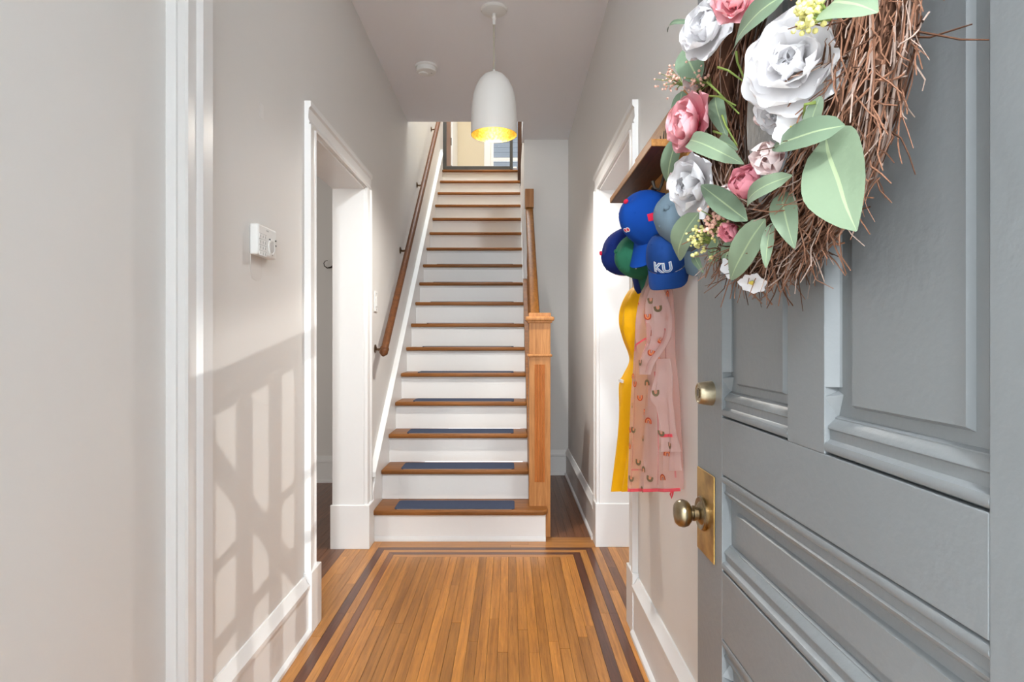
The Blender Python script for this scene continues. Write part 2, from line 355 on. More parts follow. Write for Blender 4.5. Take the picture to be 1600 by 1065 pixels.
def casing(name, xw, side, ya, yb, wd, th, pl, label):
    """casing around a doorway in the wall x = xw; side = +1 when the hall lies towards +x"""
    root = bpy.data.objects.new(name, None); COL.objects.link(root); root.location = (xw, (ya + yb) / 2, 0); struct(root, label)
    prof = [(0, 0), (0, th), (0.010, th + 0.004), (0.018, th), (0.026, th - 0.002), (0.030, th - 0.002), (wd - 0.03, th), (wd - 0.022, th + 0.008), (wd, th + 0.008), (wd, 0)]
    top = OH + wd
    for yy, s in ((ya, -1), (yb, 1)):
        b = MB(); b.prism([Vector((xw + side * d, yy + s * a, 0)) for a, d in prof], (0, 0, 0.24), (0, 0, OH)); b.build('casing_board', M['trim'], root)
        y0, y1 = sorted((yy - s * 0.004, yy + s * (wd + 0.012)))
        b = MB(); xs = sorted((xw, xw + side * pl)); b.box(xs[0], xs[1], y0, y1, 0, 0.25); b.build('plinth_block', M['trim'], root, bevel=0.003)
    b = MB(); b.prism([Vector((xw + side * d, 0, OH + a)) for a, d in prof], (0, ya - wd, 0), (0, yb + wd, 0)); b.build('head_casing', M['trim'], root)
    xo = xw - side * 0.16
    xs = sorted((xo - side * 0.02, xw + side * 0.001))
    for yy, s in ((ya, 1), (yb, -1)):
        y0, y1 = sorted((yy, yy + s * 0.012))
        b = MB(); b.box(xs[0], xs[1], y0, y1, 0, OH); b.build('jamb', M['trim'], root, bevel=0.002)
        xs2 = sorted((xo - side * 0.03, xw + side * pl)); y0, y1 = sorted((yy - s * 0.0, yy + s * 0.02))
        b = MB(); b.box(xs2[0], xs2[1], y0, y1, 0, 0.25); b.build('jamb_plinth', M['trim'], root, bevel=0.003)
    b = MB(); b.box(xs[0], xs[1], ya, yb, OH - 0.012, OH); b.build('head_jamb', M['trim'], root)
    return root
casing('trim_1', XL, 1, O1a, O1b, 0.095, 0.018, 0.034, 'white moulded casing of the doorway on the left')
casing('trim_2', XR, -1, O2a, O2b, 0.095, 0.016, 0.026, 'white moulded casing of the doorway on the right')
# tall moulded post on the left wall near the entrance
b = MB()
pf = [(1.444, 0), (1.446, 0.012), (1.449, 0.022), (1.444, 0.03), (1.444, 0.047), (1.450, 0.052), (1.458, 0.047), (1.500, 0.045), (1.507, 0.051), (1.514, 0.046), (1.521, 0.052), (1.530, 0.048), (1.580, 0.047), (1.582, 0.044), (1.582, 0)]
b.prism([Vector((XL + d, y, 0)) for y, d in pf], (0, 0, 0), (0, 0, CZ))
struct(b.build('trim_3', M['trim']), 'tall white moulded upright on the left wall nearest the entrance')
# paler patches where the paint was touched up
tag(MB().box(XL, XL + 0.0008, 1.985, 2.018, 1.935, 1.985).build('paint_patch', paint('patch_paint', (0.80, 0.79, 0.77, 1), 0.6), bevel=0.0003), 'small pale spackle patch high on the left wall', 'patch')
b = MB(); pr = [Vector((XL, 1.915, 1.47)), Vector((XL, 2.005, 1.47)), Vector((XL, 2.005, 1.405)), Vector((XL, 1.99, 1.39)), Vector((XL, 1.96, 1.385)), Vector((XL, 1.93, 1.39)), Vector((XL, 1.915, 1.405))]
b.prism(pr, (0, 0, 0), (0.001, 0, 0)); tag(b.build('paint_patch', paint('patch_paint_greige', (0.735, 0.71, 0.68, 1), 0.5)), 'rounded paler patch just below the alarm keypad', 'patch')

# ------------------------------------------------------------------ staircase
st = thing('staircase', (-0.35, R0, 0), 'straight staircase with oak treads and white painted risers', 'staircase')
XS = -0.806
for k in range(1, 18):
    yn = N0 + (k - 1) * RUN; z = RISE * k; xe = 0.226 if k == 1 else SX
    yb = yn + RUN + 0.04 if k < 17 else yn + 0.1
    if k == 1:
        r = 0.04; pts = [(XS, yn), (xe - r, yn)] + [(xe - r + r * math.sin(a), yn + r - r * math.cos(a)) for a in [PI / 2 * i / 6 for i in range(1, 7)]] + [(xe, yb - 0.02), (SX, yb - 0.02), (SX, yb), (XS, yb)]
        b = MB(); b.prism([Vector((p[0], p[1], 0)) for p in pts], (0, 0, z - 0.028), (0, 0, z)); b.build('tread', M['tread'], st, smooth=True, bevel=0.007, segs=3)
    else:
        b = MB(); b.box(XS, xe, yn, yb, z - 0.028, z); b.build('tread', M['tread'], st, smooth=True, bevel=0.008, segs=3)
    yr = R0 + (k - 1) * RUN; zb = RISE * (k - 1); zt = z - 0.028; xr = 0.213 if k == 1 else SX
    pf = [(yr, zb), (yr, zt - 0.016), (yr - 0.006, zt - 0.013), (yr - 0.012, zt - 0.004), (yr - 0.012, zt), (yr + 0.02, zt), (yr + 0.02, zb)]
    if k == 1: pf = [(yr - 0.014, zb), (yr - 0.014, zb + 0.012), (yr - 0.004, zb + 0.026)] + [(yr, zb + 0.028)] + pf[1:]
    b = MB(); b.prism([Vector((0, y, zz)) for y, zz in pf], (XS, 0, 0), (xr, 0, 0)); b.build('riser', M['riser'], st)
sl = RISE / RUN
def nz(y): return RISE + (y - N0) * sl                 # height of the line through the nosings
b = MB(); ya, yb2 = 3.525, YT + 0.12
pf = [(ya, 0), (ya, 0.30), (ya + 0.10, nz(ya + 0.10) + 0.16), (yb2, nz(yb2) + 0.16), (yb2, nz(yb2) - 0.4), (ya + 0.5, 0)]
b.prism([Vector((0, y, z)) for y, z in pf], (XL, 0, 0), (XS, 0, 0)); b.build('skirt_board', M['trim'], st)
b = MB(); q = [(ya + 0.02, nz(ya + 0.02) + 0.15), (yb2, nz(yb2) + 0.15), (yb2, nz(yb2) + 0.178), (ya + 0.02, nz(ya + 0.02) + 0.178)]
b.prism([Vector((0, y, z)) for y, z in q], (XL, 0, 0), (XS + 0.008, 0, 0)); b.build('skirt_moulding', M['trim'], st)
# open side: stringer, newel post, handrail and balusters
b = MB(); q = [(3.72, 0), (3.72, nz(3.72) + 0.03), (YB, nz(YB) + 0.03), (YB, 0)]
b.prism([Vector((0, y, z)) for y, z in q], (SX, 0, 0), (0.20, 0, 0)); b.build('stringer', M['tread'], st)
NX0, NX1, NY0, NY1 = 0.1165, 0.2465, 3.60, 3.73
nw = MB().box(NX0, NX1, NY0, NY1, 0, 1.315).build('newel_post', M['newel'], st, bevel=0.004)
def sq(z0, z1, e, nm, bev=0.003):
    return MB().box(NX0 - e, NX1 + e, NY0 - e, NY1 + e, z0, z1).build(nm, M['newel'], nw, bevel=bev)
sq(1.092, 1.108, 0.010, 'collar', 0.005); sq(1.297, 1.312, 0.010, 'neck_moulding', 0.005); sq(1.308, 1.335, 0.022, 'cap', 0.009); sq(1.33, 1.358, 0.002, 'cap_block', 0.003)
for i in range(4):                                     # four raised flutes on the front of the newel
    xc = (NX0 + NX1) / 2 - 0.024 + 0.016 * i
    b = MB(); b.prism([Vector((xc + 0.0075 * math.cos(a), NY0 + 0.001 - 0.005 * math.sin(a), 0)) for a in [PI * j / 6 for j in range(7)]], (0, 0, 0.335), (0, 0, 1.045)); b.build('flute', M['flute'], nw, smooth=True)
RZ = lambda y: 2.378 + (y - 5.26) * sl                 # top of the handrail
pr = [(0.140, -0.06), (0.140, -0.02), (0.146, -0.006), (0.160, 0), (0.186, 0), (0.200, -0.006), (0.206, -0.02), (0.206, -0.06)]
b = MB(); y0, y1 = NY1 - 0.005, 5.262
vs = [Vector((x, y0, RZ(y0) + z)) for x, z in pr] + [Vector((x, y1, RZ(y1) + z)) for x, z in pr]
n = len(pr); b.add(vs, [tuple(range(n)), tuple(range(2 * n - 1, n - 1, -1))] + [(i, (i + 1) % n, n + (i + 1) % n, n + i) for i in range(n)])
hr = b.build('handrail', M['rail'], st, smooth=True)
MB().box(0.135, 0.211, 5.225, YB, 2.36, 2.525).build('rail_block', M['newel'], hr, bevel=0.004)
for k in range(2, 9):
    for j in range(2):
        y = N0 + (k - 1) * RUN + 0.05 + 0.112 * j
        if y < 3.78 or y > 5.2: continue
        za, zb = nz(y) + 0.02, RZ(y) - 0.055; L_ = zb - za
        b = MB(); b.lathe([(0.017, 0), (0.017, 0.16), (0.011, 0.175), (0.016, 0.2), (0.019, 0.28), (0.013, 0.45), (0.011, L_ - 0.2), (0.017, L_ - 0.18), (0.017, L_)], (0.165, y, za), n=12)
        b.build('baluster', M['tread'], st, smooth=True)
# dark wooden starting post of the upstairs balustrade
up = MB().box(0.092, 0.148, YT - 0.2, YT - 0.09, LAND - 0.22, LAND + 1.1).build('upper_newel_post', wood('dark_upper_post', lin(46, 28, 20), lin(78, 50, 36), 'Z', 0.4, 0.02), st, bevel=0.004)

# one carpet mat per tread
def mat_mesh():
    b = MB(); wx0, wx1, r = -0.685, 0.030, 0.02; d0, d1 = 0.022, 0.205
    pts = []
    for cx, cy, a0 in ((wx1 - r, d0 + r, -90), (wx1 - r, d1 - r, 0), (wx0 + r, d1 - r, 90), (wx0 + r, d0 + r, 180)):
        for i in range(6):
            a = math.radians(a0 + 18 * i); pts.append((cx + r * math.cos(a), cy + r * math.sin(a)))
    b.prism([Vector((p[0], p[1], 0)) for p in pts], (0, 0, 0), (0, 0, 0.006)); return b.mesh('stair_mat', M['mat'], bevel=0.0015)
mm = mat_mesh()
eb = MB(); eb.box(-0.668, 0.013, 0.0205, 0.0225, 0, 0.003); em = eb.mesh('edge_binding', M['matedge'])
ords = ['lowest', 'second', 'third', 'fourth', 'fifth', 'sixth', 'seventh', 'eighth', 'ninth', 'tenth']
for k in range(1, 11):
    o = link('stair_mat', mm); o.location = (random.uniform(-0.004, 0.004), N0 + (k - 1) * RUN, RISE * k + 0.0003); o.rotation_euler = (0, 0, random.uniform(-0.006, 0.006))
    tag(o, 'navy carpet mat on the %s stair tread%s' % (ords[k - 1], '' if k == 1 else ' from the floor'), 'mat', 'carpet mats on the stair treads')
    e = link('edge_binding', em); e.parent = o

# wall handrail on the left
wr = thing('wall_handrail', (XL, 3.62, 1.0), 'round brown wooden handrail on the left stairwell wall', 'handrail')
A, Bp = Vector((-0.765, 3.62, 1.125)), Vector((-0.765, 6.75, 1.125 + 3.13 * 0.873))
b = MB(); b.tube([A + (Bp - A) * t for t in (0, 0.25, 0.5, 0.75, 1)], 0.0225, 16); b.build('rail', M['wrail'], wr, smooth=True)
d = (A - Bp).normalized(); b = MB()
b.lathe([(0.0225, -0.03), (0.027, -0.025), (0.027, -0.015), (0.022, -0.008), (0.026, 0.0), (0.026, 0.012), (0.02, 0.02), (0.012, 0.034), (0.004, 0.042), (0, 0.043)], A, d, 16); b.build('rail_end', M['wrail'], wr, smooth=True)
for t in (0.02, 0.29, 0.55, 0.86):
    p = A + (Bp - A) * t; b = MB()
    b.tube([p + Vector((0, 0, -0.02)), p + Vector((-0.012, 0.002, -0.04)), Vector((XL + 0.02, p.y + 0.004, p.z - 0.045)), Vector((XL, p.y + 0.004, p.z - 0.04))], [0.007, 0.008, 0.008, 0.008], 8)
    b.lathe([(0.026, 0), (0.026, 0.005), (0.012, 0.01)], (XL, p.y + 0.004, p.z - 0.04), (1, 0, 0), 14); b.build('bracket', M['bronze'], wr, smooth=True)

# ------------------------------------------------------------------ upstairs: gate, window, brown door
gt = thing('safety_gate', (-0.35, YT + 0.05, LAND), 'dark grey safety gate frame at the top of the stairs', 'gate')
gy0, gy1 = YT + 0.03, YT + 0.055
for x0, x1 in ((-0.800, -0.757), (0.0, 0.036)): MB().box(x0, x1, gy0, gy1, LAND + 0.012, LAND + 0.9).build('post', M['gate'], gt, bevel=0.003)
for z0, z1 in ((0.004, 0.05), (0.87, 0.9)): MB().box(-0.757, 0.0, gy0, gy1, LAND + z0, LAND + z1).build('rail', M['gate'], gt, bevel=0.003)
MB().box(0.04, 0.085, gy0 - 0.005, gy1, LAND + 0.02, LAND + 0.04).build('latch', M['white'], gt, bevel=0.003)
MB().box(-0.832, -0.805, gy0 - 0.005, gy1, LAND + 0.02, LAND + 0.2).build('wall_clip', M['white'], gt, bevel=0.004)
d2 = struct(MB().box(-0.822, -0.787, 7.45, 7.95, LAND + 0.01, LAND + 2.0).build('door_2', wood('brown_door', lin(84, 46, 24), lin(132, 78, 42), 'Z', 0.35), bevel=0.003), 'brown wooden door standing open at the top of the stairs')
for z in (0.25, 0.62): b = MB(); b.lathe([(0.008, -0.05), (0.008, 0.05)], (-0.785, 7.952, LAND + z), n=10); b.build('hinge', M['iron'], d2)
struct(MB().box(XL, XL + 0.02, 8.5, 9.29, LAND, LAND + 2.1).build('trim_4', M['trim'], bevel=0.004), 'white door casing at the end of the upstairs hall')
wn = bpy.data.objects.new('window_1', None); COL.objects.link(wn); wn.location = (0.06, YE, 3.7); struct(wn, 'white sash window at the end of the upstairs hall')
MB().box(WX0 - 0.10, WX0, YE - 0.02, YE, 3.6, WZ1 + 0.1).build('window_casing', M['trim'], wn, bevel=0.004)
MB().box(WX1, WX1 + 0.10, YE - 0.02, YE, 3.6, WZ1 + 0.1).build('window_casing', M['trim'], wn, bevel=0.004)
MB().box(WX0 - 0.12, WX1 + 0.12, YE - 0.05, YE, 3.67, 3.70).build('window_sill', M['trim'], wn, bevel=0.004)
for z0, z1, dy in ((3.70, 4.06, 0.03), (4.02, WZ1, 0.07)):
    b = MB(); t = 0.045
    b.box(WX0, WX0 + t, YE + dy, YE + dy + 0.035, z0, z1); b.box(WX1 - t, WX1, YE + dy, YE + dy + 0.035, z0, z1)
    b.box(WX0 + t, WX1 - t, YE + dy, YE + dy + 0.035, z0, z0 + t); b.box(WX0 + t, WX1 - t, YE + dy, YE + dy + 0.035, z1 - t, z1)
    s_ = b.build('sash', M['trim'], wn)
    gm = bpy.data.materials.get('window_glass')
    if gm is None:
        gm, t_, b_ = nt('window_glass'); setp(b_, Transmission_Weight=1.0, Roughness=0.0, IOR=1.05, Base_Color=(1, 1, 1, 1), Alpha=0.25)
    MB().box(WX0 + t, WX1 - t, YE + dy + 0.015, YE + dy + 0.018, z0 + t, z1 - t).build('pane', gm, s_)
nh = thing('neighbour_house', (0.2, 12.0, 0), 'blue-grey clapboard house outside the upstairs window', 'house')
cb = paint('blue_grey_clapboard', lin(104, 108, 114), 0.7, 0.1)
MB().box(-1.6, 2.2, 12.03, 12.3, 0, 8).build('wall', cb, nh)
for i in range(26):
    z = 2.8 + 0.1 * i; b = MB(); b.prism([Vector((0, 12.03, z)), Vector((0, 12.005, z)), Vector((0, 12.025, z + 0.1)), Vector((0, 12.03, z + 0.1))], (-1.6, 0, 0), (2.2, 0, 0)); b.build('clapboard', cb, nh)

# ------------------------------------------------------------------ pendant lamp and smoke alarm
LX, LY = -0.085, 3.218
pl = thing('pendant_lamp', (LX, LY, CZ), 'white bell-shaped pendant lamp with gold lining', 'lamp')
b = MB(); b.lathe([(0.0, 0.0), (0.071, 0.0), (0.071, -0.006), (0.066, -0.013), (0.045, -0.019), (0.02, -0.023), (0.011, -0.025), (0.011, -0.04), (0.014, -0.042), (0.014, -0.05), (0.009, -0.056), (0.009, -0.085), (0.0, -0.086)], (LX, LY, CZ), n=32); b.build('canopy', M['shade'], pl, smooth=True)
b = MB(); b.tube([(LX, LY, CZ - 0.08), (LX, LY, 2.64)], 0.0055, 10); b.build('rod', M['cord'], pl, smooth=True)
b = MB(); b.lathe([(0, 2.652), (0.007, 2.652), (0.008, 2.636), (0.0, 2.632)], (LX, LY, 0), n=14); b.build('finial', M['white'], pl, smooth=True)
prof = [(0.1245, 2.30), (0.1245, 2.31), (0.1245, 2.37), (0.1235, 2.42), (0.1195, 2.47), (0.111, 2.52), (0.098, 2.56), (0.079, 2.595), (0.055, 2.62), (0.03, 2.634), (0.0, 2.639)]
b = MB(); b.lathe(prof + [], (LX, LY, 0), n=48); sh = b.build('shade', M['shade'], pl, smooth=True)
b = MB(); b.lathe([(0.1245, 2.30)] + [(max(0, r - 0.0025), z - (0.002 if r < 0.1 else 0)) for r, z in prof], (LX, LY, 0), n=48); b.build('shade_lining', M['gold'], pl, smooth=True)
b = MB(); b.lathe([(0, 2.40), (0.018, 2.405), (0.029, 2.425), (0.03, 2.445), (0.022, 2.475), (0.014, 2.50), (0.014, 2.54), (0, 2.545)], (LX, LY, 0), n=20); b.build('bulb', M['bulb'], pl, smooth=True)
ld = bpy.data.lights.new('pendant_light', 'POINT'); lo = bpy.data.objects.new('pendant_light', ld); COL.objects.link(lo); lo.location = (LX, LY, 2.37); ld.energy = 0.42; ld.color = (1.0, 0.95, 0.86); ld.shadow_soft_size = 0.03
sd_ = bpy.data.lights.new('pendant_down_fill', 'SPOT'); so = bpy.data.objects.new('pendant_down_fill', sd_); COL.objects.link(so); so.location = (LX, LY, 2.32); sd_.energy = 46.0; sd_.color = (1.0, 0.96, 0.90); sd_.spot_size = math.radians(165); sd_.spot_blend = 1.0; sd_.shadow_soft_size = 0.03  # added downward fill for the hall, stronger than the pendant's own bulb
GX, GY = -0.05, -1.5  # unseen glowing globe, added to brighten the ceiling and deep hall
gl = thing('porch_fill_globe', (GX, GY, CZ), 'glowing white globe added behind the camera to light the hall', 'lamp')
b = MB(); b.lathe([(0.0, 0.0), (0.07, 0.0), (0.07, -0.015), (0.012, -0.03), (0.012, -0.25), (0.0, -0.25)], (GX, GY, CZ), n=24); b.build('stem', M['white'], gl, smooth=True)
b = MB(); b.lathe([(0.1 * math.sin(PI * i / 14), -0.34 + 0.1 * math.cos(PI * i / 14)) for i in range(15)], (GX, GY, CZ), n=24); b.build('globe', emis('fill_globe_glow', (0.92, 0.97, 1.0, 1), 400), gl, smooth=True)
SXm, SYm = -0.545, 3.885
sm = thing('smoke_alarm', (SXm, SYm, CZ), 'round white smoke alarm on the ceiling', 'smoke alarm')
b = MB(); b.lathe([(0, 0), (0.071, 0), (0.072, -0.008), (0.068, -0.013), (0.0, -0.013)], (SXm, SYm, CZ), n=36); b.build('base', M['white'], sm, smooth=True)
b = MB(); b.lathe([(0.064, -0.011), (0.064, -0.018), (0.064, -0.036), (0.06, -0.041), (0.0, -0.043)], (SXm, SYm, CZ), n=36); b.build('cover', M['white'], sm, smooth=True)
b = MB(); b.lathe([(0.03, -0.04), (0.03, -0.047), (0.026, -0.049), (0.0, -0.049)], (SXm - 0.02, SYm + 0.01, CZ), n=24); b.build('test_button', M['white'], sm, smooth=True)
b = MB(); b.lathe([(0.005, -0.041), (0.005, -0.0445), (0, -0.0445)], (SXm + 0.035, SYm + 0.005, CZ), n=12); b.build('indicator', M['keyline'], sm)

# ------------------------------------------------------------------ keypad, light switch, coat hook in the far room
kp = thing('alarm_keypad', (XL, 1.98, 1.465), 'white wall-mounted alarm keypad with buttons and round dial', 'keypad')
MB().box(XL, XL + 0.030, 1.907, 2.056, 1.466, 1.566).build('housing', M['white'], kp, bevel=0.007, segs=3)
xf = XL + 0.030
for r in range(4):
    for c in range(3):
        y = 1.913 + 0.0185 * c; z = 1.536 - 0.0185 * r
        k_ = MB().box(xf - 0.001, xf + 0.0012, y + 0.0008, y + 0.0175, z - 0.0165, z - 0.001).build('key', M['white'], kp, bevel=0.0006)
        MB().box(xf + 0.0012, xf + 0.0015, y + 0.006, y + 0.0105, z - 0.013, z - 0.0045).build('key_mark', M['keyline'], k_)
for i in range(4): MB().box(xf - 0.0005, xf + 0.0004, 1.912, 1.970, 1.5355 - 0.0185 * i - 0.0006, 1.5355 - 0.0185 * i + 0.0008).build('key_line', M['keyline'], kp)
b = MB(); b.lathe([(0.029, -0.001), (0.029, 0.002), (0.027, 0.003), (0.021, 0.003), (0.019, 0.001)], (xf, 2.012, 1.503), (1, 0, 0), 32); b.build('dial_ring', M['white'], kp, smooth=True)
b = MB(); b.lathe([(0.0175, -0.001), (0.0175, 0.0022), (0.0, 0.0022)], (xf, 2.012, 1.503), (1, 0, 0), 28); b.build('dial', paint('pale_grey_plastic', (0.62, 0.62, 0.61, 1), 0.4), kp, smooth=True)
for y, z in ((1.994, 1.527), (2.012, 1.477), (2.044, 1.53), (2.044, 1.513)):
    b = MB(); b.lathe([(0.003, 0), (0.003, 0.003), (0, 0.003)], (xf, y, z), (1, 0, 0), 10); b.build('indicator', M['darkdot'], kp)
MB().box(xf - 0.0005, xf + 0.0005, 1.968, 1.986, 1.5500, 1.5535).build('maker_mark', M['keyline'], kp)
sw = thing('light_switch', (XL, 3.70, 1.37), 'white light switch on the wall beside the stair handrail', 'switch')
MB().box(XL, XL + 0.008, 3.655, 3.735, 1.368, 1.495).build('cover_plate', M['white'], sw, bevel=0.003)
MB().box(XL + 0.007, XL + 0.011, 3.678, 3.712, 1.40, 1.463).build('rocker', M['white'], sw, bevel=0.002)
for z in (1.382, 1.481): b = MB(); b.lathe([(0.004, 0.007), (0.004, 0.009), (0, 0.009)], (XL, 3.695, z), (1, 0, 0), 10); b.build('screw', M['keyline'], sw)
hk = thing('coat_hook', (-1.46, 5.02, 1.75), 'dark iron coat hook on the wall of the left room', 'hook')
hx, hy, hz = -1.455, 5.02, 1.80
b = MB(); b.box(hx - 0.012, hx + 0.05, hy - 0.006, hy, hz - 0.07, hz + 0.03); b.build('back_plate', M['iron'], hk, bevel=0.004)
b = MB(); b.tube([(hx + 0.02, hy - 0.01, hz + 0.03), (hx - 0.01, hy - 0.035, hz + 0.022), (hx - 0.04, hy - 0.055, hz + 0.0), (hx - 0.065, hy - 0.065, hz - 0.005), (hx - 0.088, hy - 0.068, hz + 0.012), (hx - 0.092, hy - 0.068, hz + 0.035), (hx - 0.08, hy - 0.068, hz + 0.052), (hx - 0.06, hy - 0.068, hz + 0.058)], [0.016, 0.014, 0.007, 0.0045, 0.004, 0.004, 0.003, 0.002], 8); b.build('upper_hook', M['iron'], hk, smooth=True)
b = MB(); b.tube([(hx + 0.01 + 0.014 * math.cos(a) - 0.02, hy - 0.02, hz - 0.03 + 0.014 * math.sin(a)) for a in [2 * PI * i / 12 for i in range(13)]], 0.005, 7); b.build('scroll', M['iron'], hk, smooth=True)
b = MB(); b.tube([(hx + 0.015, hy - 0.004, hz - 0.05), (hx + 0.005, hy - 0.03, hz - 0.065), (hx + 0.0, hy - 0.045, hz - 0.08), (hx + 0.005, hy - 0.05, hz - 0.07)], [0.008, 0.01, 0.014, 0.012], 8); b.build('lower_hook', M['iron'], hk, smooth=True)

# ------------------------------------------------------------------ front door, open at a right angle
DX, DT = 0.374, 0.045
DE, DHn = 1.185, 0.33
dr = bpy.data.objects.new('door_1', None); COL.objects.link(dr); dr.location = (DX, DHn, 0.01); struct(dr, 'grey panelled front door standing open on the right')
def dbox(nm, y0, y1, z0, z1): return MB().box(DX, DX + DT, y0, y1, z0, z1).build(nm, M['door'], dr, bevel=0.0012)
dbox('stile', 1.049, DE, 0.01, 2.06); dbox('stile', DHn, 0.4645, 0.01, 2.06)
dbox('rail', 0.4645, 1.049, 0.953, 1.053); dbox('rail', 0.4645, 1.049, 0.665, 0.783); dbox('rail', 0.4645, 1.049, 0.01, 0.2); dbox('rail', 0.4645, 1.049, 1.94, 2.06)
dbox('muntin', 0.7075, 0.802, 1.053, 1.94); dbox('muntin', 0.7075, 0.802, 0.2, 0.665)
REC = 0.017
def panel(y0, y1, z0, z1, cut=True):
    pn = MB().box(DX + REC, DX + DT - REC * 0.6, y0 - 0.002, y1 + 0.002, z0 - 0.002, z1 + 0.002).build('panel', M['door'], dr)
    mh = min(0.046, (z1 - z0) * 0.27)
    s = mh / 0.046
    prof = [(0.0, REC + 0.001), (0.0015, 0.005), (0.004, 0.0008), (0.009, -0.0008), (0.014, 0.001), (0.0165, 0.005), (0.018, 0.0065), (0.029, 0.0065), (0.031, 0.004), (0.034, 0.0045), (0.042, 0.0125), (0.0435, 0.0125), (0.046, REC), (0.046, REC + 0.001)]
    for zz, sg in ((z0, 1), (z1, -1)):
        b = MB(); b.prism([Vector((DX + d, 0, zz + sg * h * s)) for h, d in prof], (0, y0, 0), (0, y1, 0)); b.build('moulding', M['door'], dr, smooth=True)
    mi = 0.034; ya, yb, za, zb = y0 + mi, y1 - mi, z0 + mh + 0.012 * s, z1 - mh - 0.012 * s; e = 0.004; x1, x0 = DX + REC + 0.0005, DX + REC - 0.006
    b = MB(); b.add([(x1, ya, za), (x1, yb, za), (x1, yb, zb), (x1, ya, zb), (x0, ya + e, za + e), (x0, yb - e, za + e), (x0, yb - e, zb - e), (x0, ya + e, zb - e)],
                    [(0, 1, 5, 4), (1, 2, 6, 5), (2, 3, 7, 6), (3, 0, 4, 7), (4, 5, 6, 7)]); b.build('raised_field', M['door'], pn)
    # stopped chamfers cut along the upright edges
    for yy, sg in ((y1, -1), (y0, 1)):
        zc0, zc1 = z0 + mh + 0.034 * s, z1 - mh - 0.034 * s
        if zc1 - zc0 > 0.02:
            c = 0.008
            b = MB(); b.prism([Vector((DX + 0.0005, yy, 0)), Vector((DX + REC, yy, 0)), Vector((DX + REC, yy + sg * c, 0)), Vector((DX + REC * 0.82, yy + sg * c, 0))], (0, 0, zc0), (0, 0, zc1)); b.build('chamfer', M['door'], dr)
            for zq, up in ((zc0, -1), (zc1, 1)):          # pointed stop between chamfer and moulding
                h1, h2 = 0.018 * s, 0.032 * s
                b = MB(); q0 = zq + up * 0.005; b.add([(DX + 0.0003, yy, q0 + up * h1 * 0.35), (DX + REC, yy, q0), (DX + REC, yy + sg * 0.0105, q0 + up * h1 * 0.2), (DX + REC, yy, q0 + up * h2)],
                                [(0, 1, 2), (0, 2, 3), (1, 3, 2), (0, 3, 1)]); b.build('chamfer_stop', M['door'], dr)
panel(0.802, 1.049, 1.053, 1.94); panel(0.4645, 0.7075, 1.053, 1.94); panel(0.4645, 1.049, 0.783, 0.953)
panel(0.802, 1.049, 0.2, 0.665); panel(0.4645, 0.7075, 0.2, 0.665)
pl8 = MB().box(DX - 0.003, DX, 1.083, 1.180, 0.780, 0.940).build('knob_plate', M['brass'], dr, bevel=0.0015)
KY, KZ = 1.143, 0.857
b = MB(); b.lathe([(0.033, 0), (0.033, 0.005), (0.03, 0.008), (0.022, 0.006), (0.018, 0.009), (0.014, 0.012), (0.0, 0.012)], (DX - 0.002, KY, KZ), (-1, 0, 0), 32); b.build('rose', M['knob'], pl8, smooth=True)
b = MB(); b.lathe([(0.0125, 0), (0.0125, 0.012), (0.0145, 0.013), (0.0145, 0.017), (0.011, 0.018), (0.011, 0.021), (0.018, 0.0225), (0.0235, 0.027), (0.0262, 0.034), (0.0262, 0.038), (0.024, 0.045), (0.019, 0.0495), (0.01, 0.052), (0, 0.0525)], (DX - 0.006, KY, KZ), (-1, 0, 0), 40); b.build('knob', M['knob'], dr, smooth=True)
b = MB(); b.lathe([(0.0225, 0), (0.0225, 0.003), (0.0215, 0.014), (0.0195, 0.024), (0.0185, 0.0255), (0.016, 0.0258), (0.015, 0.0245), (0.0, 0.0245)], (DX, 1.102, 1.091), (-1, 0, 0), 36); db = b.build('deadbolt', M['bolt'], dr, smooth=True)
b = MB(); b.lathe([(0.0095, 0.024), (0.0095, 0.0262), (0.0, 0.0262)], (DX, 1.102, 1.091), (-1, 0, 0), 24); b.build('lock_cylinder', M['knob'], db, smooth=True)
MB().box(DX - 0.0268, DX - 0.026, 1.1012, 1.1028, 1.086, 1.097).build('keyway', M['darkdot'], db)

# ------------------------------------------------------------------ wall rack with hooks, caps and rain coats
rk = thing('coat_rack', (XR, 2.03, 1.6), 'wooden wall rack with a top shelf and row of hooks', 'rack')
MB().box(0.400, 0.519, 1.68, 2.377, 1.738, 1.758).build('shelf', M['shelf'], rk, bevel=0.0012)
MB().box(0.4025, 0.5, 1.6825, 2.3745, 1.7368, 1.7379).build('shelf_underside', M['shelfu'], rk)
bbd = MB().box(0.500, 0.519, 1.68, 2.377, 1.61, 1.91).build('back_board', M['shelf'], rk, bevel=0.0012)
def text_mesh(txt, size, off=0.0):
    c = bpy.data.curves.new('lettering', 'FONT'); c.body = txt; c.size = size; c.offset = off; c.align_x = 'LEFT'
    o = bpy.data.objects.new('lettering_source', c); COL.objects.link(o)
    dg = bpy.context.evaluated_depsgraph_get(); me = bpy.data.meshes.new_from_object(o.evaluated_get(dg))
    bpy.data.objects.remove(o); bpy.data.curves.remove(c)
    bm = bmesh.new(); bm.from_mesh(me); bmesh.ops.triangulate(bm, faces=bm.faces)
    for _ in range(3):
        lng = [e for e in bm.edges if e.calc_length() > size * 0.07]
        if lng: bmesh.ops.subdivide_edges(bm, edges=lng, cuts=1, use_grid_fill=False); bmesh.ops.triangulate(bm, faces=bm.faces)
    bm.to_mesh(me); bm.free(); return me
burn = paint('burnt_lettering', (0.05, 0.03, 0.015, 1), 0.8)
me = text_mesh('MEN', 0.14)
for v in me.vertices: x, y = v.co.x, v.co.y; v.co = (0.4993, 1.985 - x * 0.62, 1.772 + y)
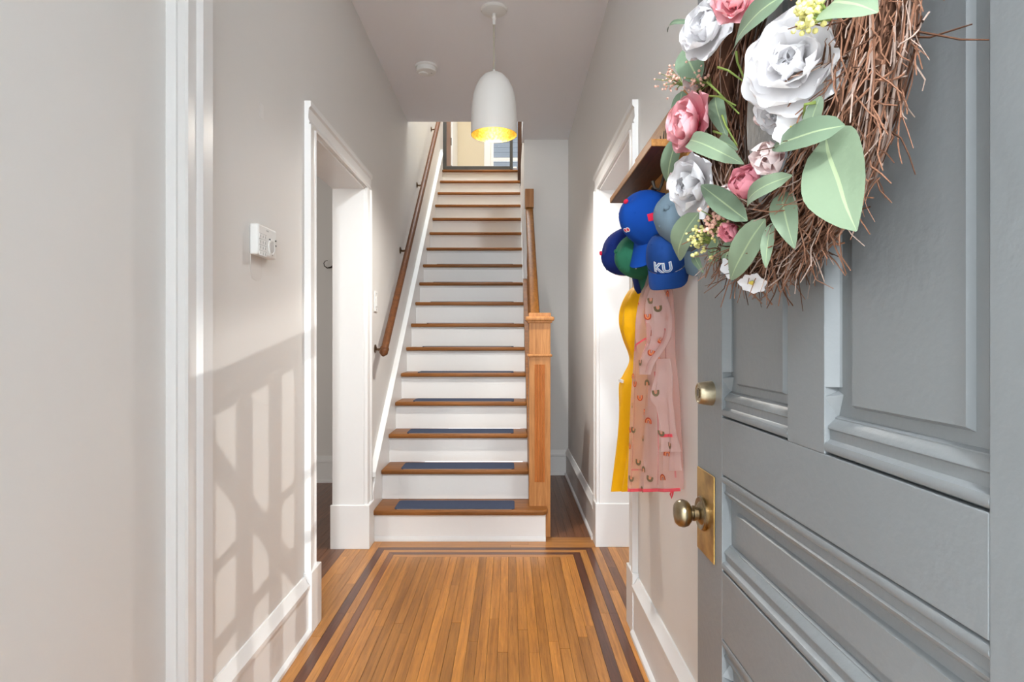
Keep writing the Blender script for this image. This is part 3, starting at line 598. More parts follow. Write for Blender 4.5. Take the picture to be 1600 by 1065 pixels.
me.materials.clear(); me.materials.append(burn); link('lettering', me, bbd)
HOOKS = [1.715, 1.87, 2.02, 2.17, 2.31]
for y in HOOKS:
    b = MB(); b.tube([(0.498, y, 1.70), (0.485, y, 1.705), (0.478, y, 1.68), (0.470, y, 1.662), (0.455, y, 1.668), (0.449, y, 1.69)], [0.006, 0.006, 0.005, 0.005, 0.005, 0.006], 8)
    b.build('hook', M['iron'], rk, smooth=True)

CA, CBb, CHh = 0.095, 0.080, 0.118
def crown(th, ph, k=1.0):
    g = max(0.0, math.cos(ph)) ** 0.72; s = math.sin(ph)
    seam = 1.0
    for j in range(6):
        d = (th - PI / 6 - j * PI / 3 + PI) % (2 * PI) - PI; seam -= 0.018 * math.exp(-(d / 0.05) ** 2) * math.cos(ph)
    bump = 1 + 0.03 * math.sin(3 * th + 1.3) * math.sin(2 * ph)
    fr = 1 + 0.05 * math.cos(th) * s
    return Vector((CA * math.cos(th) * g * seam * bump * fr * k, CBb * math.sin(th) * g * seam * bump * k, CHh * s * k * (1 + 0.06 * math.cos(th))))
def cap(label, col, brimcol, undercol, button, C, Fd, U, scale=1.0, seed=0):
    U = Vector(U).normalized(); Fd = Vector(Fd); Fd = (Fd - U * Fd.dot(U)).normalized(); S = U.cross(Fd)
    mw = Matrix(((Fd.x, S.x, U.x, C[0]), (Fd.y, S.y, U.y, C[1]), (Fd.z, S.z, U.z, C[2]), (0, 0, 0, 1))) @ Matrix.Scale(scale, 4)
    root = thing('baseball_cap', (0, 0, 0), label, 'cap', 'caps hanging on the wall rack'); root.matrix_basis = mw
    def lk(nm, me): o = bpy.data.objects.new(nm, me); COL.objects.link(o); o.parent = root; return o
    n, k = 60, 12; b = MB(); vs = [crown(2 * PI * j / n, PI / 2 * i / k * 0.995) for i in range(k + 1) for j in range(n)]
    # arched strap opening at the back
    b.add(vs, [(i*n+j, i*n+(j+1) % n, (i+1)*n+(j+1) % n, (i+1)*n+j) for i in range(k) for j in range(n) if not (i < 3 and abs(j - n // 2 + 0.5) < 3.6 - i * 0.8 and i > 0)])
    me = b.mesh('crown', col, smooth=True)
    cr = lk('crown', me)
    b = MB(); nu, nv = 22, 7; top = []; bot = []
    for i in range(nu + 1):
        t = -1 + 2 * i / nu; th = t * 1.28
        e = crown(th, 0.02); L_ = 0.078 * math.sqrt(max(0, 1 - abs(t) ** 2.6))
        for j in range(nv + 1):
            r = j / nv; x = e.x + L_ * r * (1 - 0.05 * abs(t)); y = e.y * (1 + 0.03 * r); z = 0.002 - 0.012 * r - 0.05 * (y / CBb) ** 2 * (0.25 + 0.75 * r)
            top.append((x, y, z)); bot.append((x, y, z - 0.0035))
    nn = len(top); fs = []
    for i in range(nu):
        for j in range(nv):
            a = i * (nv + 1) + j; fs.append((a, a + 1, a + nv + 2, a + nv + 1))
    b.add(top, fs); b.add(bot, [tuple(reversed(f)) for f in fs], 1)
    b2 = MB(); edge = [i * (nv + 1) + nv for i in range(nu + 1)]
    b.add([top[i] for i in edge] + [bot[i] for i in edge], [(i, i + 1, len(edge) + i + 1, len(edge) + i) for i in range(len(edge) - 1)])
    br = lk('brim', b.mesh('brim', [brimcol, undercol], smooth=True))
    b = MB(); tz = crown(0, PI / 2 * 0.995); b.lathe([(0.0085, -0.002), (0.0085, 0.003), (0.006, 0.0055), (0, 0.0062)], (0, 0, tz.z), n=14); lk('button', b.mesh('button', button, smooth=True))
    b = MB(); b.tube([crown(PI - 0.36 + 0.72 * i / 8, 0.06) * 1.012 for i in range(9)], 0.004, 6); lk('strap', b.mesh('strap', col, smooth=True))
    for j in range(6):                                 # eyelets
        p = crown(j * PI / 3, 1.0); b = MB(); b.lathe([(0.0035, 0.0), (0.0035, 0.0012), (0.002, 0.0016), (0.0015, 0.0)], p, p, 8); lk('eyelet', b.mesh('eyelet', col, smooth=True)).parent = cr
    return root, cr
def on_crown(cr, me, mat, th0, ph0, sx=1.0, sy=1.0, out=1.015, nm='emblem', rot=0.0):
    c, s = math.cos(rot), math.sin(rot)
    for v in me.vertices:
        x, y = v.co.x * c - v.co.y * s, v.co.x * s + v.co.y * c
        v.co = crown(th0 + x / CBb * sx, ph0 + y / CHh * sy) * out
    me.materials.clear(); me.materials.append(mat)
    o = bpy.data.objects.new(nm, me); COL.objects.link(o); o.parent = cr; return o
def disc_mesh(r0, r1, n=24, ax=1.0):
    me = bpy.data.meshes.new('emblem'); vs = [(r * math.cos(2*PI*j/n) * ax, r * math.sin(2*PI*j/n), 0) for r in (r0, r1) for j in range(n)]
    me.from_pydata(vs, [], [(j, (j+1) % n, n + (j+1) % n, n + j) for j in range(n)]); return me
def patch_mesh(w_, h_, skew=0.0):
    me = bpy.data.meshes.new('emblem'); vs, fs = [], []
    for i in range(5):
        for j in range(5):
            u, v = i / 4 - 0.5, j / 4 - 0.5; vs.append((w_ * u * (1 - skew * v), h_ * v, 0))
    for i in range(4):
        for j in range(4): fs.append((i*5+j, (i+1)*5+j, (i+1)*5+j+1, i*5+j+1))
    me.from_pydata(vs, [], fs); return me
c_roy = cloth('royal_blue_cotton', lin(14, 68, 154)); c_nav = cloth('navy_cotton', lin(20, 40, 106)); c_grn = cloth('green_cotton', lin(42, 104, 78)); c_grn2 = cloth('dark_green_cotton', lin(34, 88, 68))
c_ku = cloth('deep_blue_cotton', lin(26, 64, 128)); c_gry = cloth('grey_blue_cotton', lin(112, 132, 146)); c_red = cloth('red_stitching', lin(214, 40, 72)); c_wht = cloth('white_stitching', lin(235, 235, 235)); c_blk = cloth('black_cotton', lin(34, 32, 34)); c_lbl = cloth('light_blue_felt', lin(142, 172, 200))
_, cr = cap('royal blue cap with red button, topmost on the wall rack', c_roy, c_roy, c_blk, c_red, P(1019, 344, 1.93), (-0.40, -0.02, -0.92), (-0.80, -0.46, 0.40), 0.96)
on_crown(cr, patch_mesh(0.020, 0.024, 0.5), c_red, 1.32, 0.5, rot=2.3)          # red flag-like mark on the side
on_crown(cr, patch_mesh(0.012, 0.012), c_red, -2.6 + 2 * PI * 0, 0.25)
for dx in (-0.02, 0.0): on_crown(cr, disc_mesh(0.006, 0.0095, 16), c_wht, 0.25 + dx * 8, 0.72); on_crown(cr, disc_mesh(0.0, 0.0065, 16), c_red, 0.25 + dx * 8, 0.72)
_, cr = cap('navy cap with red button and ringed emblem, leftmost on the rack', c_nav, c_nav, c_blk, c_red, P(988, 391, 2.2), (0.22, 0.25, -0.94), (-0.97, -0.1, -0.1), 0.95)
on_crown(cr, disc_mesh(0.020, 0.025, 28, 1.2), c_wht, -0.1, 0.42); on_crown(cr, disc_mesh(0.013, 0.0195, 28, 1.2), c_red, -0.1, 0.42); on_crown(cr, disc_mesh(0.0, 0.003, 12), c_red, PI / 2 + 0.3, 0.6)
_, cr = cap('green cap squeezed between the two blue caps', c_grn, c_grn2, c_blk, c_grn, P(1006, 400, 2.04), (0.06, -0.1, -1.0), (-0.92, -0.3, 0.1), 0.86)
on_crown(cr, disc_mesh(0.0, 0.003, 10), c_wht, PI / 2 - 0.3, 0.7); on_crown(cr, disc_mesh(0.0, 0.003, 10), c_wht, PI / 2 - 0.9, 0.5)
_, cr = cap('deep blue cap with two light blue block letters above its brim', c_ku, c_ku, c_ku, c_ku, P(1042, 406, 1.72), (-0.2, -0.62, -0.76), (-0.30, -0.62, 0.72), 0.72)
for off, mt, out in ((0.0022, c_wht, 1.012), (0.0, c_lbl, 1.02)):
    me = text_mesh('KU', 0.056, off * 1.3)
    for v in me.vertices: v.co.x -= 0.046
    on_crown(cr, me, mt, 0.0, 0.10, 1.0, 1.0, out, 'letters')
_, cr = cap('grey-blue cap hanging nearest the wreath', c_gry, c_gry, c_gry, c_gry, P(1072, 346, 1.68), (0.20, -0.30, -0.93), (-0.62, -0.70, 0.16), 0.95)

def smooth_rows(rows, n):
    out = []; m = len(rows)
    for i in range(m - 1):
        p0, p1, p2, p3 = rows[max(i - 1, 0)], rows[i], rows[i + 1], rows[min(i + 2, m - 1)]
        for s in range(n):
            t = s / n
            out.append([0.5 * (2*b_ + (c_ - a_) * t + (2*a_ - 5*b_ + 4*c_ - d_) * t*t + (3*b_ - a_ - 3*c_ + d_) * t**3) for a_, b_, c_, d_ in zip(p0, p1, p2, p3)])
    out.append(list(rows[-1])); return out
def cloth_tube(name, rows, YL, YR, mat, parent, thick=0.035, folds=3, amp=0.5, n=36, sub=4, phase=0.0, xmax=0.514, shift=0.0):
    """hanging cloth: each row = (photo y, left x, right x, thickness factor); a closed sleeve of fabric with folds"""
    R = smooth_rows(rows, sub); b = MB(); vs = []; surf = []
    for i, (py, xl, xr, tf) in enumerate(R):
        A_ = P(xl, py, YL); B_ = P(xr, py, YR); z = HC - (py - VY) * ((YL + YR) / 2) / F
        d_ = (B_ - A_); nrm = Vector((-abs(d_.y), -abs(d_.x) * (1 if d_.x * d_.y < 0 else -1), 0)).normalized()
        for j in range(n):
            a = 2 * PI * j / n; u = (1 - math.cos(a)) / 2
            w_ = math.sin(a); f_ = 1 + amp * math.sin(folds * 2 * PI * u + phase + i * 0.11) + 0.25 * math.sin(folds * 5.3 * u + i * 0.23 + phase)
            p = A_ + d_ * u + nrm * (thick * tf * 0.5 * (w_ * f_ if w_ > 0 else w_ * 0.6) + shift)
            p.x = min(p.x, xmax); vs.append(p)
    k = len(R); b.add(vs, [(i*n+j, i*n+(j+1) % n, (i+1)*n+(j+1) % n, (i+1)*n+j) for i in range(k - 1) for j in range(n)])
    o = b.build(name, mat, parent, smooth=True)
    def at(v, u):                                      # point and normal on the outer face; v down the rows, u from left to right
        i = min(k - 1, max(0, int(round(v * (k - 1))))); j = int(round(math.acos(max(-1, min(1, 1 - 2 * u))) / (2 * PI) * n)) % n
        i2 = min(i + 1, k - 1); i0 = max(i2 - 1, 0); j2 = (j + 1) % n
        p = vs[i*n+j]; du = (vs[i*n+j2] - vs[i*n+(j-1) % n]); dv = vs[i2*n+j] - vs[i0*n+j]
        nn = du.cross(dv).normalized() if du.length > 1e-7 else Vector((-1, 0, 0))
        if nn.x + nn.y * 0.6 > 0: nn = -nn
        return p, nn
    return o, at
yc = thing('rain_coat', (0.46, 2.27, 0.6), 'plain yellow rain coat hanging on the rack behind the pink one', 'coat')
yel = cloth('yellow_rainwear', lin(246, 182, 8), 0.55, 300, 0.04)
yrows = [(405, 1003, 1016, 0.4), (440, 1000, 1016, 0.6), (455, 986, 1016, 0.9), (480, 973, 1018, 1.2), (505, 970, 1018, 1.3), (530, 975, 1016, 1.0), (552, 983, 1012, 0.7), (566, 984, 1010, 0.6), (585, 975, 1012, 0.8), (600, 968, 1014, 0.9), (640, 968, 1010, 1.0), (690, 966, 1006, 1.0), (740, 963, 1000, 1.1), (767, 961, 998, 1.1)]
body, at = cloth_tube('coat_body', yrows, 2.36, 2.17, yel, yc, 0.05, 2, 0.4)
refl = paint('reflective_tape', (0.9, 0.9, 0.9, 1), 0.3)
for (x0, y0), (x1, y1) in (((971, 594), (977, 596)), ((976, 598), (985, 606))):
    p, q = P(x0, y0, 2.325), P(x1, y1, 2.285); p.x -= 0.012; q.x -= 0.012
    b = MB(); b.add([p + Vector((0, 0, 0.005)), q + Vector((0, 0, 0.005)), q - Vector((0, 0, 0.005)), p - Vector((0, 0, 0.005))] + [v + Vector((0.02, 0.01, 0)) for v in (p + Vector((0, 0, 0.005)), q + Vector((0, 0, 0.005)), q - Vector((0, 0, 0.005)), p - Vector((0, 0, 0.005)))], [(0,1,2,3),(4,7,6,5),(0,4,5,1),(1,5,6,2),(2,6,7,3),(3,7,4,0)]); b.build('reflective_strip', refl, body)
pc = thing('rain_coat', (0.47, 1.95, 0.66), 'sheer pink rain coat printed with little rainbows on the rack', 'coat')
def sheer(name, c, alpha, rough=0.25):
    m, t, b = nt(name); setp(b, Base_Color=c, Roughness=rough, Specular_IOR_Level=0.4); L = t.links.new
    out = t.nodes['Material Output']; tr = N(t, 'ShaderNodeBsdfTransparent'); tr.inputs['Color'].default_value = (1.0, 0.965, 0.96, 1)
    tl = N(t, 'ShaderNodeBsdfTranslucent'); tl.inputs['Color'].default_value = c
    m1 = N(t, 'ShaderNodeMixShader'); m1.inputs[0].default_value = 0.4; L(b.outputs[0], m1.inputs[1]); L(tl.outputs[0], m1.inputs[2])
    m2 = N(t, 'ShaderNodeMixShader'); m2.inputs[0].default_value = alpha; L(tr.outputs[0], m2.inputs[1]); L(m1.outputs[0], m2.inputs[2]); L(m2.outputs[0], out.inputs['Surface']); return m
pk = sheer('sheer_pink_vinyl', lin(242, 204, 198), 0.44); pkw = sheer('frosted_vinyl', lin(248, 226, 222), 0.48)
seam = sheer('soft_pink_seam', lin(250, 140, 150), 0.4); tape = sheer('coral_binding', lin(250, 92, 112), 0.92, 0.35)
rb = [cloth('rainbow_rust', lin(176, 74, 52)), cloth('rainbow_peach', lin(226, 140, 90)), cloth('rainbow_olive', lin(120, 108, 84))]
prows = [(420, 1016, 1046, 0.4), (445, 1012, 1049, 0.7), (460, 1005, 1051, 0.9), (490, 999, 1053, 1.1), (520, 996, 1054, 1.2), (555, 992, 1055, 1.0), (580, 990, 1058, 0.9), (620, 987, 1062, 1.0), (670, 985, 1064, 1.1), (720, 983, 1067, 1.2), (764, 981, 1069, 1.3)]
body, at = cloth_tube('coat_body', prows, 2.03, 1.76, pk, pc, 0.05, 3, 0.5, sub=4)
# upper sleeve folded across the front and the lower sleeve with its flared cuff
sl1, at1 = cloth_tube('sleeve', [(452, 1018, 1036, 0.5), (475, 1013, 1046, 1.0), (500, 1012, 1050, 1.1), (525, 1015, 1048, 1.0), (545, 1008, 1038, 0.8), (565, 1000, 1024, 0.6), (585, 1000, 1016, 0.4)], 1.86, 1.76, pkw, pc, 0.04, 2, 0.3, 28)
sl2, at2 = cloth_tube('sleeve', [(560, 1028, 1047, 0.6), (585, 1030, 1050, 0.9), (620, 1020, 1050, 1.0), (640, 1030, 1052, 0.9), (675, 1034, 1056, 0.8), (682, 1034, 1058, 0.8), (705, 1031, 1064, 1.0)], 1.80, 1.71, pkw, pc, 0.04, 2, 0.3, 28)
fl, at3 = cloth_tube('inner_panel', [(700, 1048, 1063, 0.5), (720, 1046, 1064, 0.6), (735, 1046, 1066, 0.6)], 1.77, 1.72, pkw, pc, 0.02, 2, 0.2, 20)
def ribbon(at, pts, wd, nm, mat, par, lift=0.0016):
    b = MB(); ps = []
    for v, u in pts: p, n_ = at(v, u); ps.append((p + n_ * lift, n_))
    L_, R_ = [], []
    for i, (p, n_) in enumerate(ps):
        t = (ps[min(i + 1, len(ps) - 1)][0] - ps[max(i - 1, 0)][0]); t = t.normalized() if t.length > 1e-7 else Vector((0, 0, 1)); s_ = t.cross(n_).normalized() * wd / 2
        L_.append(p + s_); R_.append(p - s_)
    n = len(ps); b.add(L_ + R_, [(i, i + 1, n + i + 1, n + i) for i in range(n - 1)]); return b.build(nm, mat, par)
us = [0.03 + 0.94 * i / 24 for i in range(25)]
ribbon(at, [(0.995, u) for u in us], 0.010, 'hem_binding', tape, body)
ribbon(at, [(0.05 + 0.9 * i / 30, 0.93) for i in range(31)], 0.005, 'seam_binding', seam, body)
ribbon(at, [(0.5 + 0.48 * i / 16, 0.22) for i in range(17)], 0.005, 'seam_binding', seam, body)
ribbon(at, [(0.93, 0.22 + 0.25 * i / 8) for i in range(9)], 0.005, 'pocket_binding', seam, body)
ribbon(at, [(0.45 + 0.02 * math.sin(i), 0.15 + 0.75 * i / 12) for i in range(13)], 0.005, 'yoke_binding', tape, body)
ribbon(at, [(0.46 + 0.14 * i / 8, 0.62) for i in range(9)], 0.006, 'strap_binding', tape, body)
ribbon(at, [(0.60 + 0.38 * i / 14, 0.70) for i in range(15)], 0.005, 'seam_binding', seam, body)
ribbon(at1, [(0.05 + 0.9 * i / 14, 0.08) for i in range(15)], 0.006, 'seam_binding', seam, sl1)
ribbon(at1, [(0.4 + 0.55 * i / 14, 0.85) for i in range(15)], 0.006, 'seam_binding', seam, sl1)
ribbon(at2, [(0.80, 0.04 + 0.92 * i / 16) for i in range(17)], 0.009, 'cuff_binding', tape, sl2)
b = MB(); p0 = P(1052, 764, 1.84); b.tube([p0, p0 + Vector((-0.002, 0, -0.015)), p0 + Vector((-0.006, 0, -0.028)), p0 + Vector((-0.009, 0, -0.016)), p0 + Vector((-0.004, 0, -0.002))], 0.0025, 6); b.build('hem_loop', tape, body, smooth=True)
def rainbow_mesh():
    b = MB(); n = 8
    for mi, (r0, r1) in enumerate(((0.0085, 0.0125), (0.0050, 0.0085), (0.0022, 0.0042))):
        vs = [(r * math.cos(PI * j / n), r * math.sin(PI * j / n), 0) for r in (r0, r1) for j in range(n + 1)]
        vs += [(r * s_, -0.006, 0) for s_ in (1, -1) for r in (r0, r1)]
        b.add(vs, [(j, n + 1 + j, n + 2 + j, j + 1) for j in range(n)] + [(2*n+2, 2*n+3, n+1, 0), (2*n+4, n, 2*n+1, 2*n+5)], mi)
    return b
rm = [rainbow_mesh().mesh('rainbow_print', [rb[0], rb[1], rb[0]]), rainbow_mesh().mesh('rainbow_print', [rb[2], rb[2], rb[1]])]
rs = random.Random(5)
def print_on(at, v, u, par):
    p, n_ = at(v, u); up = Vector((rs.uniform(-0.2, 0.2), rs.uniform(-0.2, 0.2), rs.choice((1, -1, -1)))); x_ = up.cross(n_).normalized(); y_ = n_.cross(x_)
    o = bpy.data.objects.new('rainbow_print', rs.choice(rm)); COL.objects.link(o); o.parent = par
    q = p + n_ * 0.0022; o.matrix_basis = Matrix(((x_.x, y_.x, n_.x, q.x), (x_.y, y_.y, n_.y, q.y), (x_.z, y_.z, n_.z, q.z), (0, 0, 0, 1)))
for i, (v, u) in enumerate([(0.10, 0.3), (0.12, 0.75), (0.24, 0.12), (0.30, 0.55), (0.38, 0.2), (0.40, 0.86), (0.47, 0.1), (0.49, 0.5), (0.53, 0.78), (0.57, 0.16), (0.60, 0.42), (0.66, 0.28), (0.68, 0.9), (0.72, 0.12), (0.75, 0.45), (0.80, 0.22), (0.83, 0.4), (0.86, 0.08), (0.88, 0.9), (0.91, 0.3), (0.95, 0.24), (0.95, 0.6), (0.96, 0.85), (0.93, 0.48), (0.64, 0.60), (0.78, 0.62), (0.70, 0.33), (0.84, 0.72), (0.57, 0.95), (0.33, 0.93), (0.20, 0.93), (0.99, 0.40), (0.62, 0.06), (0.80, 0.05)]): print_on(at, v, u, body)
for v, u in ((0.2, 0.7), (0.45, 0.35), (0.7, 0.6), (0.3, 0.2), (0.12, 0.3), (0.55, 0.75), (0.85, 0.4)): print_on(at1, v, u, sl1)
for v, u in ((0.3, 0.6), (0.5, 0.3), (0.66, 0.5), (0.93, 0.3), (0.92, 0.85)): print_on(at2, v, u, sl2)

# ------------------------------------------------------------------ wreath on the door
WC = Vector((0.322, 0.73, 1.50)); WR = 0.19
wt = thing('wreath', (DX, 0.73, 1.50), 'twig wreath with white and pink flowers on the open grey door', 'wreath')
rw = random.Random(11)
tw = [paint('brown_twig', lin(132, 92, 70), 0.8, 0.3, 0.4, 200), paint('dark_twig', lin(78, 48, 30), 0.85, 0.3, 0.4, 200), paint('grey_twig', lin(158, 136, 124), 0.8, 0.2, 0.4, 200)]
def ringp(a, r=0.0, x=0.0): return Vector((WC.x + x, WC.y + (WR + r) * math.cos(a), WC.z + (WR + r) * math.sin(a)))
b = MB(); n, k = 10, 64                                  # solid core under the twigs
vs = [ringp(2 * PI * i / k, 0.034 * math.cos(2 * PI * j / n), 0.030 * math.sin(2 * PI * j / n)) for i in range(k) for j in range(n)]
b.add(vs, [(i*n+j, i*n+(j+1) % n, ((i+1) % k)*n+(j+1) % n, ((i+1) % k)*n+j) for i in range(k) for j in range(n)]); b.build('ring', tw[1], wt, smooth=True)
b = MB()
for i in range(900):                                     # twigs wound along the ring
    a0 = rw.uniform(0, 2 * PI); ln = rw.uniform(0.5, 1.3); c0 = rw.uniform(0, 2 * PI); tw_ = rw.uniform(-1.5, 1.5); rr = rw.uniform(0.030, 0.046)
    pts = [ringp(a0 + ln * t, rr * math.cos(c0 + tw_ * t) * (1 + 0.15 * rw.random()), rr * 0.9 * math.sin(c0 + tw_ * t)) for t in (0, 0.2, 0.4, 0.6, 0.8, 1.0)]
    b.tube(pts, rw.uniform(0.0005, 0.0013), 4, rw.choice((0, 0, 1, 1, 2)), caps=False)
o = b.build('wound_twigs', tw, wt, smooth=True); o['kind'] = 'stuff'
b = MB()
for i in range(1500):                                     # loose bristling twigs on the outer rim, drooping
    a = rw.uniform(-2.35, 1.2)                           # from the bottom left, round the hinge side, to the top
    c = rw.uniform(-1.1, 1.6); rr = rw.uniform(0.025, 0.045)
    # a is measured so that 0 points towards the hinge (towards the camera), -pi/2 is the bottom
    base = Vector((WC.x - rr * math.sin(c) * 0.9, WC.y - (WR + rr * math.cos(c)) * math.cos(a), WC.z + (WR + rr * math.cos(c)) * math.sin(a)))
    rad = Vector((0, -math.cos(a), math.sin(a))); tan = Vector((0, math.sin(a), math.cos(a)))
    if tan.z > 0: tan = -tan
    d0 = (tan * rw.uniform(0.1, 1.0) + rad * rw.uniform(-0.3, 0.9) + Vector((rw.uniform(-0.8, 0.2), 0, 0)) + Vector((0, 0, -0.25))).normalized()
    ln = rw.uniform(0.025, 0.085); p = base - d0 * ln * 0.3; pts = [p]; dd = d0.copy()
    for s_ in range(4):
        dd = (dd + Vector((rw.uniform(-.4, .4), rw.uniform(-.4, .4), rw.uniform(-.4, .4)))).normalized(); p = p + dd * ln / 4; p.x = min(p.x, DX - 0.003); pts.append(p)
    r0 = rw.uniform(0.0005, 0.0011); b.tube(pts, [r0, r0, r0 * 0.9, r0 * 0.8, r0 * 0.6], 4, rw.choice((0, 0, 0, 2, 1)), caps=False)
o = b.build('loose_twigs', tw, wt, smooth=True); o['kind'] = 'stuff'
def petal_mat(name, c1, c2, tr=0.3):
    """colour runs from the base of the petal (c1) to its rim (c2)"""
    m, t, b = nt(name); L = t.links.new; tc = N(t, 'ShaderNodeAttribute'); tc.attribute_name = 'along'
    mx = N(t, 'ShaderNodeMix', data_type='RGBA'); mx.inputs[6].default_value = c1; mx.inputs[7].default_value = c2; L(tc.outputs['Fac'], mx.inputs[0]); L(mx.outputs[2], b.inputs['Base Color'])
    setp(b, Roughness=0.7, Specular_IOR_Level=0.2); out = t.nodes['Material Output']; tl = N(t, 'ShaderNodeBsdfTranslucent'); L(mx.outputs[2], tl.inputs['Color'])
    ms = N(t, 'ShaderNodeMixShader'); ms.inputs[0].default_value = tr; L(b.outputs[0], ms.inputs[1]); L(tl.outputs[0], ms.inputs[2]); L(ms.outputs[0], out.inputs['Surface']); return m
pw = petal_mat('white_petal', lin(228, 224, 224), lin(240, 239, 241)); pp = petal_mat('pink_petal', lin(222, 112, 130), lin(246, 190, 196)); ppl = petal_mat('pale_pink_petal', lin(240, 206, 204), lin(246, 232, 230)); prs = petal_mat('rose_petal', lin(214, 92, 114), lin(244, 168, 180))
yc_ = paint('yellow_stamens', lin(222, 200, 90), 0.8, 0.2, 0.4, 300); gc_ = paint('green_calyx', lin(120, 150, 80), 0.7)
def petal_mesh(L_, W_, a0, a1, cup, ruf, mat, sd):
    r_ = random.Random(sd); nu, nv = 10, 10; vs, al = [], []; ph = r_.uniform(0, 6)
    y = z = 0.0; prev = 0.0
    for j in range(nv + 1):
        v = j / nv; ang = a0 + (a1 - a0) * v
        if j: y += L_ / nv * math.cos(ang); z += L_ / nv * math.sin(ang)
        wd = W_ * (0.28 + 0.72 * math.sin(PI * min(1, 0.12 + 0.62 * v))) * (1 if v < 0.8 else math.sqrt(max(0.0, 1 - ((v - 0.8) / 0.235) ** 2)))
        for i in range(nu + 1):
            u = -1 + 2 * i / nu
            nr = Vector((0, -math.sin(ang), math.cos(ang))); rf = ruf * L_ * v * v * (math.sin(2.6 * u + ph) + 0.35 * math.sin(5 * u + ph * 2))
            pt = Vector((u * wd, y, z)) + nr * (cup * W_ * u * u * (0.5 + 0.5 * v) + rf) - Vector((0, 0.10 * L_ * u * u * v, 0))
            vs.append(pt); al.append(v)
    me = bpy.data.meshes.new('petal'); me.from_pydata(vs, [], [(j*(nu+1)+i, j*(nu+1)+i+1, (j+1)*(nu+1)+i+1, (j+1)*(nu+1)+i) for j in range(nv) for i in range(nu)])
    at_ = me.attributes.new('along', 'FLOAT', 'POINT'); at_.data.foreach_set('value', al); me.materials.append(mat)
    for p in me.polygons: p.use_smooth = True
    return me
def frame(pos, nrm, spin=0.0):
    z = Vector(nrm).normalized(); x = z.orthogonal().normalized(); y = z.cross(x)
    return Matrix(((x.x, y.x, z.x, pos[0]), (x.y, y.y, z.y, pos[1]), (x.z, y.z, z.z, pos[2]), (0, 0, 0, 1))) @ Matrix.Rotation(spin, 4, 'Z')
D = math.radians; cache = {}
KINDS = {   # (count, length, width, start angle, end angle, cup, ruffle) in units of the flower radius
    'peony': [(7, 1.05, 0.50, 0, 30, 0.22, 0.04), (7, 0.95, 0.46, 22, 54, 0.30, 0.045), (6, 0.82, 0.40, 44, 80, 0.38, 0.05), (5, 0.66, 0.34, 60, 102, 0.45, 0.05), (4, 0.50, 0.25, 72, 118, 0.55, 0.06)],
    'bloom': [(6, 1.10, 0.58, -10, 14, 0.10, 0.035), (6, 1.02, 0.56, 10, 36, 0.16, 0.04), (5, 0.90, 0.52, 32, 62, 0.24, 0.04), (5, 0.72, 0.42, 52, 88, 0.32, 0.045), (4, 0.52, 0.30, 66, 112, 0.45, 0.05)],
    'rose': [(5, 1.15, 0.55, 32, 84, 0.45, 0.03), (5, 1.05, 0.50, 50, 100, 0.55, 0.03), (4, 0.90, 0.42, 65, 112, 0.65, 0.03), (3, 0.75, 0.32, 78, 118, 0.8, 0.03)],
    'cosmos': [(7, 1.0, 0.40, 12, 4, 0.10, 0.03)],
    'small': [(5, 1.0, 0.50, 40, 70, 0.4, 0.05), (4, 0.8, 0.4, 60, 100, 0.5, 0.05)]}
def flower(kind, pos, nrm, R_, mat, label, center=None, spin=None):
    b = MB(); b.lathe([(0, -0.25 * R_), (0.16 * R_, -0.2 * R_), (0.24 * R_, -0.02 * R_), (0.16 * R_, 0.03 * R_), (0, 0.04 * R_)], (0, 0, 0), n=10)
    base = bpy.data.objects.new('flower', b.mesh('flower_base', gc_, smooth=True)); COL.objects.link(base); base.parent = wt; base.matrix_parent_inverse = wt.matrix_basis.inverted()
    base.matrix_basis = frame(pos, nrm, rw.uniform(0, 6) if spin is None else spin); base['label'] = label
    for li, (cnt, L_, W_, a0, a1, cu, ru) in enumerate(KINDS[kind]):
        for i in range(cnt):
            key = (kind, li, i % 2, mat.name)
            if key not in cache: cache[key] = petal_mesh(L_, W_, D(a0), D(a1), cu, ru, mat, hash((li, i % 2)) % 97)
            o = bpy.data.objects.new('petal', cache[key]); COL.objects.link(o); o.parent = base
            s_ = R_ * rw.uniform(0.92, 1.08); o.matrix_basis = Matrix.Rotation(2 * PI * (i + 0.5 * (li % 2)) / cnt + rw.uniform(-.15, .15), 4, 'Z') @ Matrix.Rotation(rw.uniform(-.06, .10), 4, 'X') @ Matrix.Translation((0, 0.02 * R_, 0)) @ Matrix.Scale(s_, 4)
    if center:
        b = MB(); r_ = random.Random(3)
        for i in range(26):
            a = r_.uniform(0, 2 * PI); q = r_.uniform(0, 0.22) * R_; h = 0.20 * R_
            b.tube([(q * 0.4 * math.cos(a), q * 0.4 * math.sin(a), 0), (q * math.cos(a), q * math.sin(a), h)], [0.012 * R_, 0.05 * R_], 5)
        o = bpy.data.objects.new('stamens', b.mesh('stamens', center)); COL.objects.link(o); o.parent = base; o['kind'] = 'stuff'
    return base
def fl_at(kind, px, py, X, rpx, nrm, mat, label, center=None):
    p = PX(px, py, X); flower(kind, p, nrm, rpx * p.y / F, mat, label, center)
fl_at('peony', 1118, 48, 0.272, 54, (-0.85, -0.5, 0.1), pw, 'white peony at the upper left of the wreath')
fl_at('peony', 1150, 2, 0.255, 40, (-0.5, -0.8, -0.2), pp, 'pink peony at the top edge')
fl_at('bloom', 1242, 104, 0.268, 76, (-0.62, -0.75, -0.05), pw, 'large white bloom in the middle')
fl_at('bloom', 1216, 172, 0.285, 34, (-0.6, -0.6, -0.5), pw, 'white bloom under the large one')
fl_at('cosmos', 1243, 200, 0.270, 34, (-0.55, -0.8, -0.15), pw, 'white cosmos with yellow centre', yc_)
fl_at('small', 1208, 240, 0.272, 46, (-0.6, -0.6, -0.4), ppl, 'pale pink bloom')
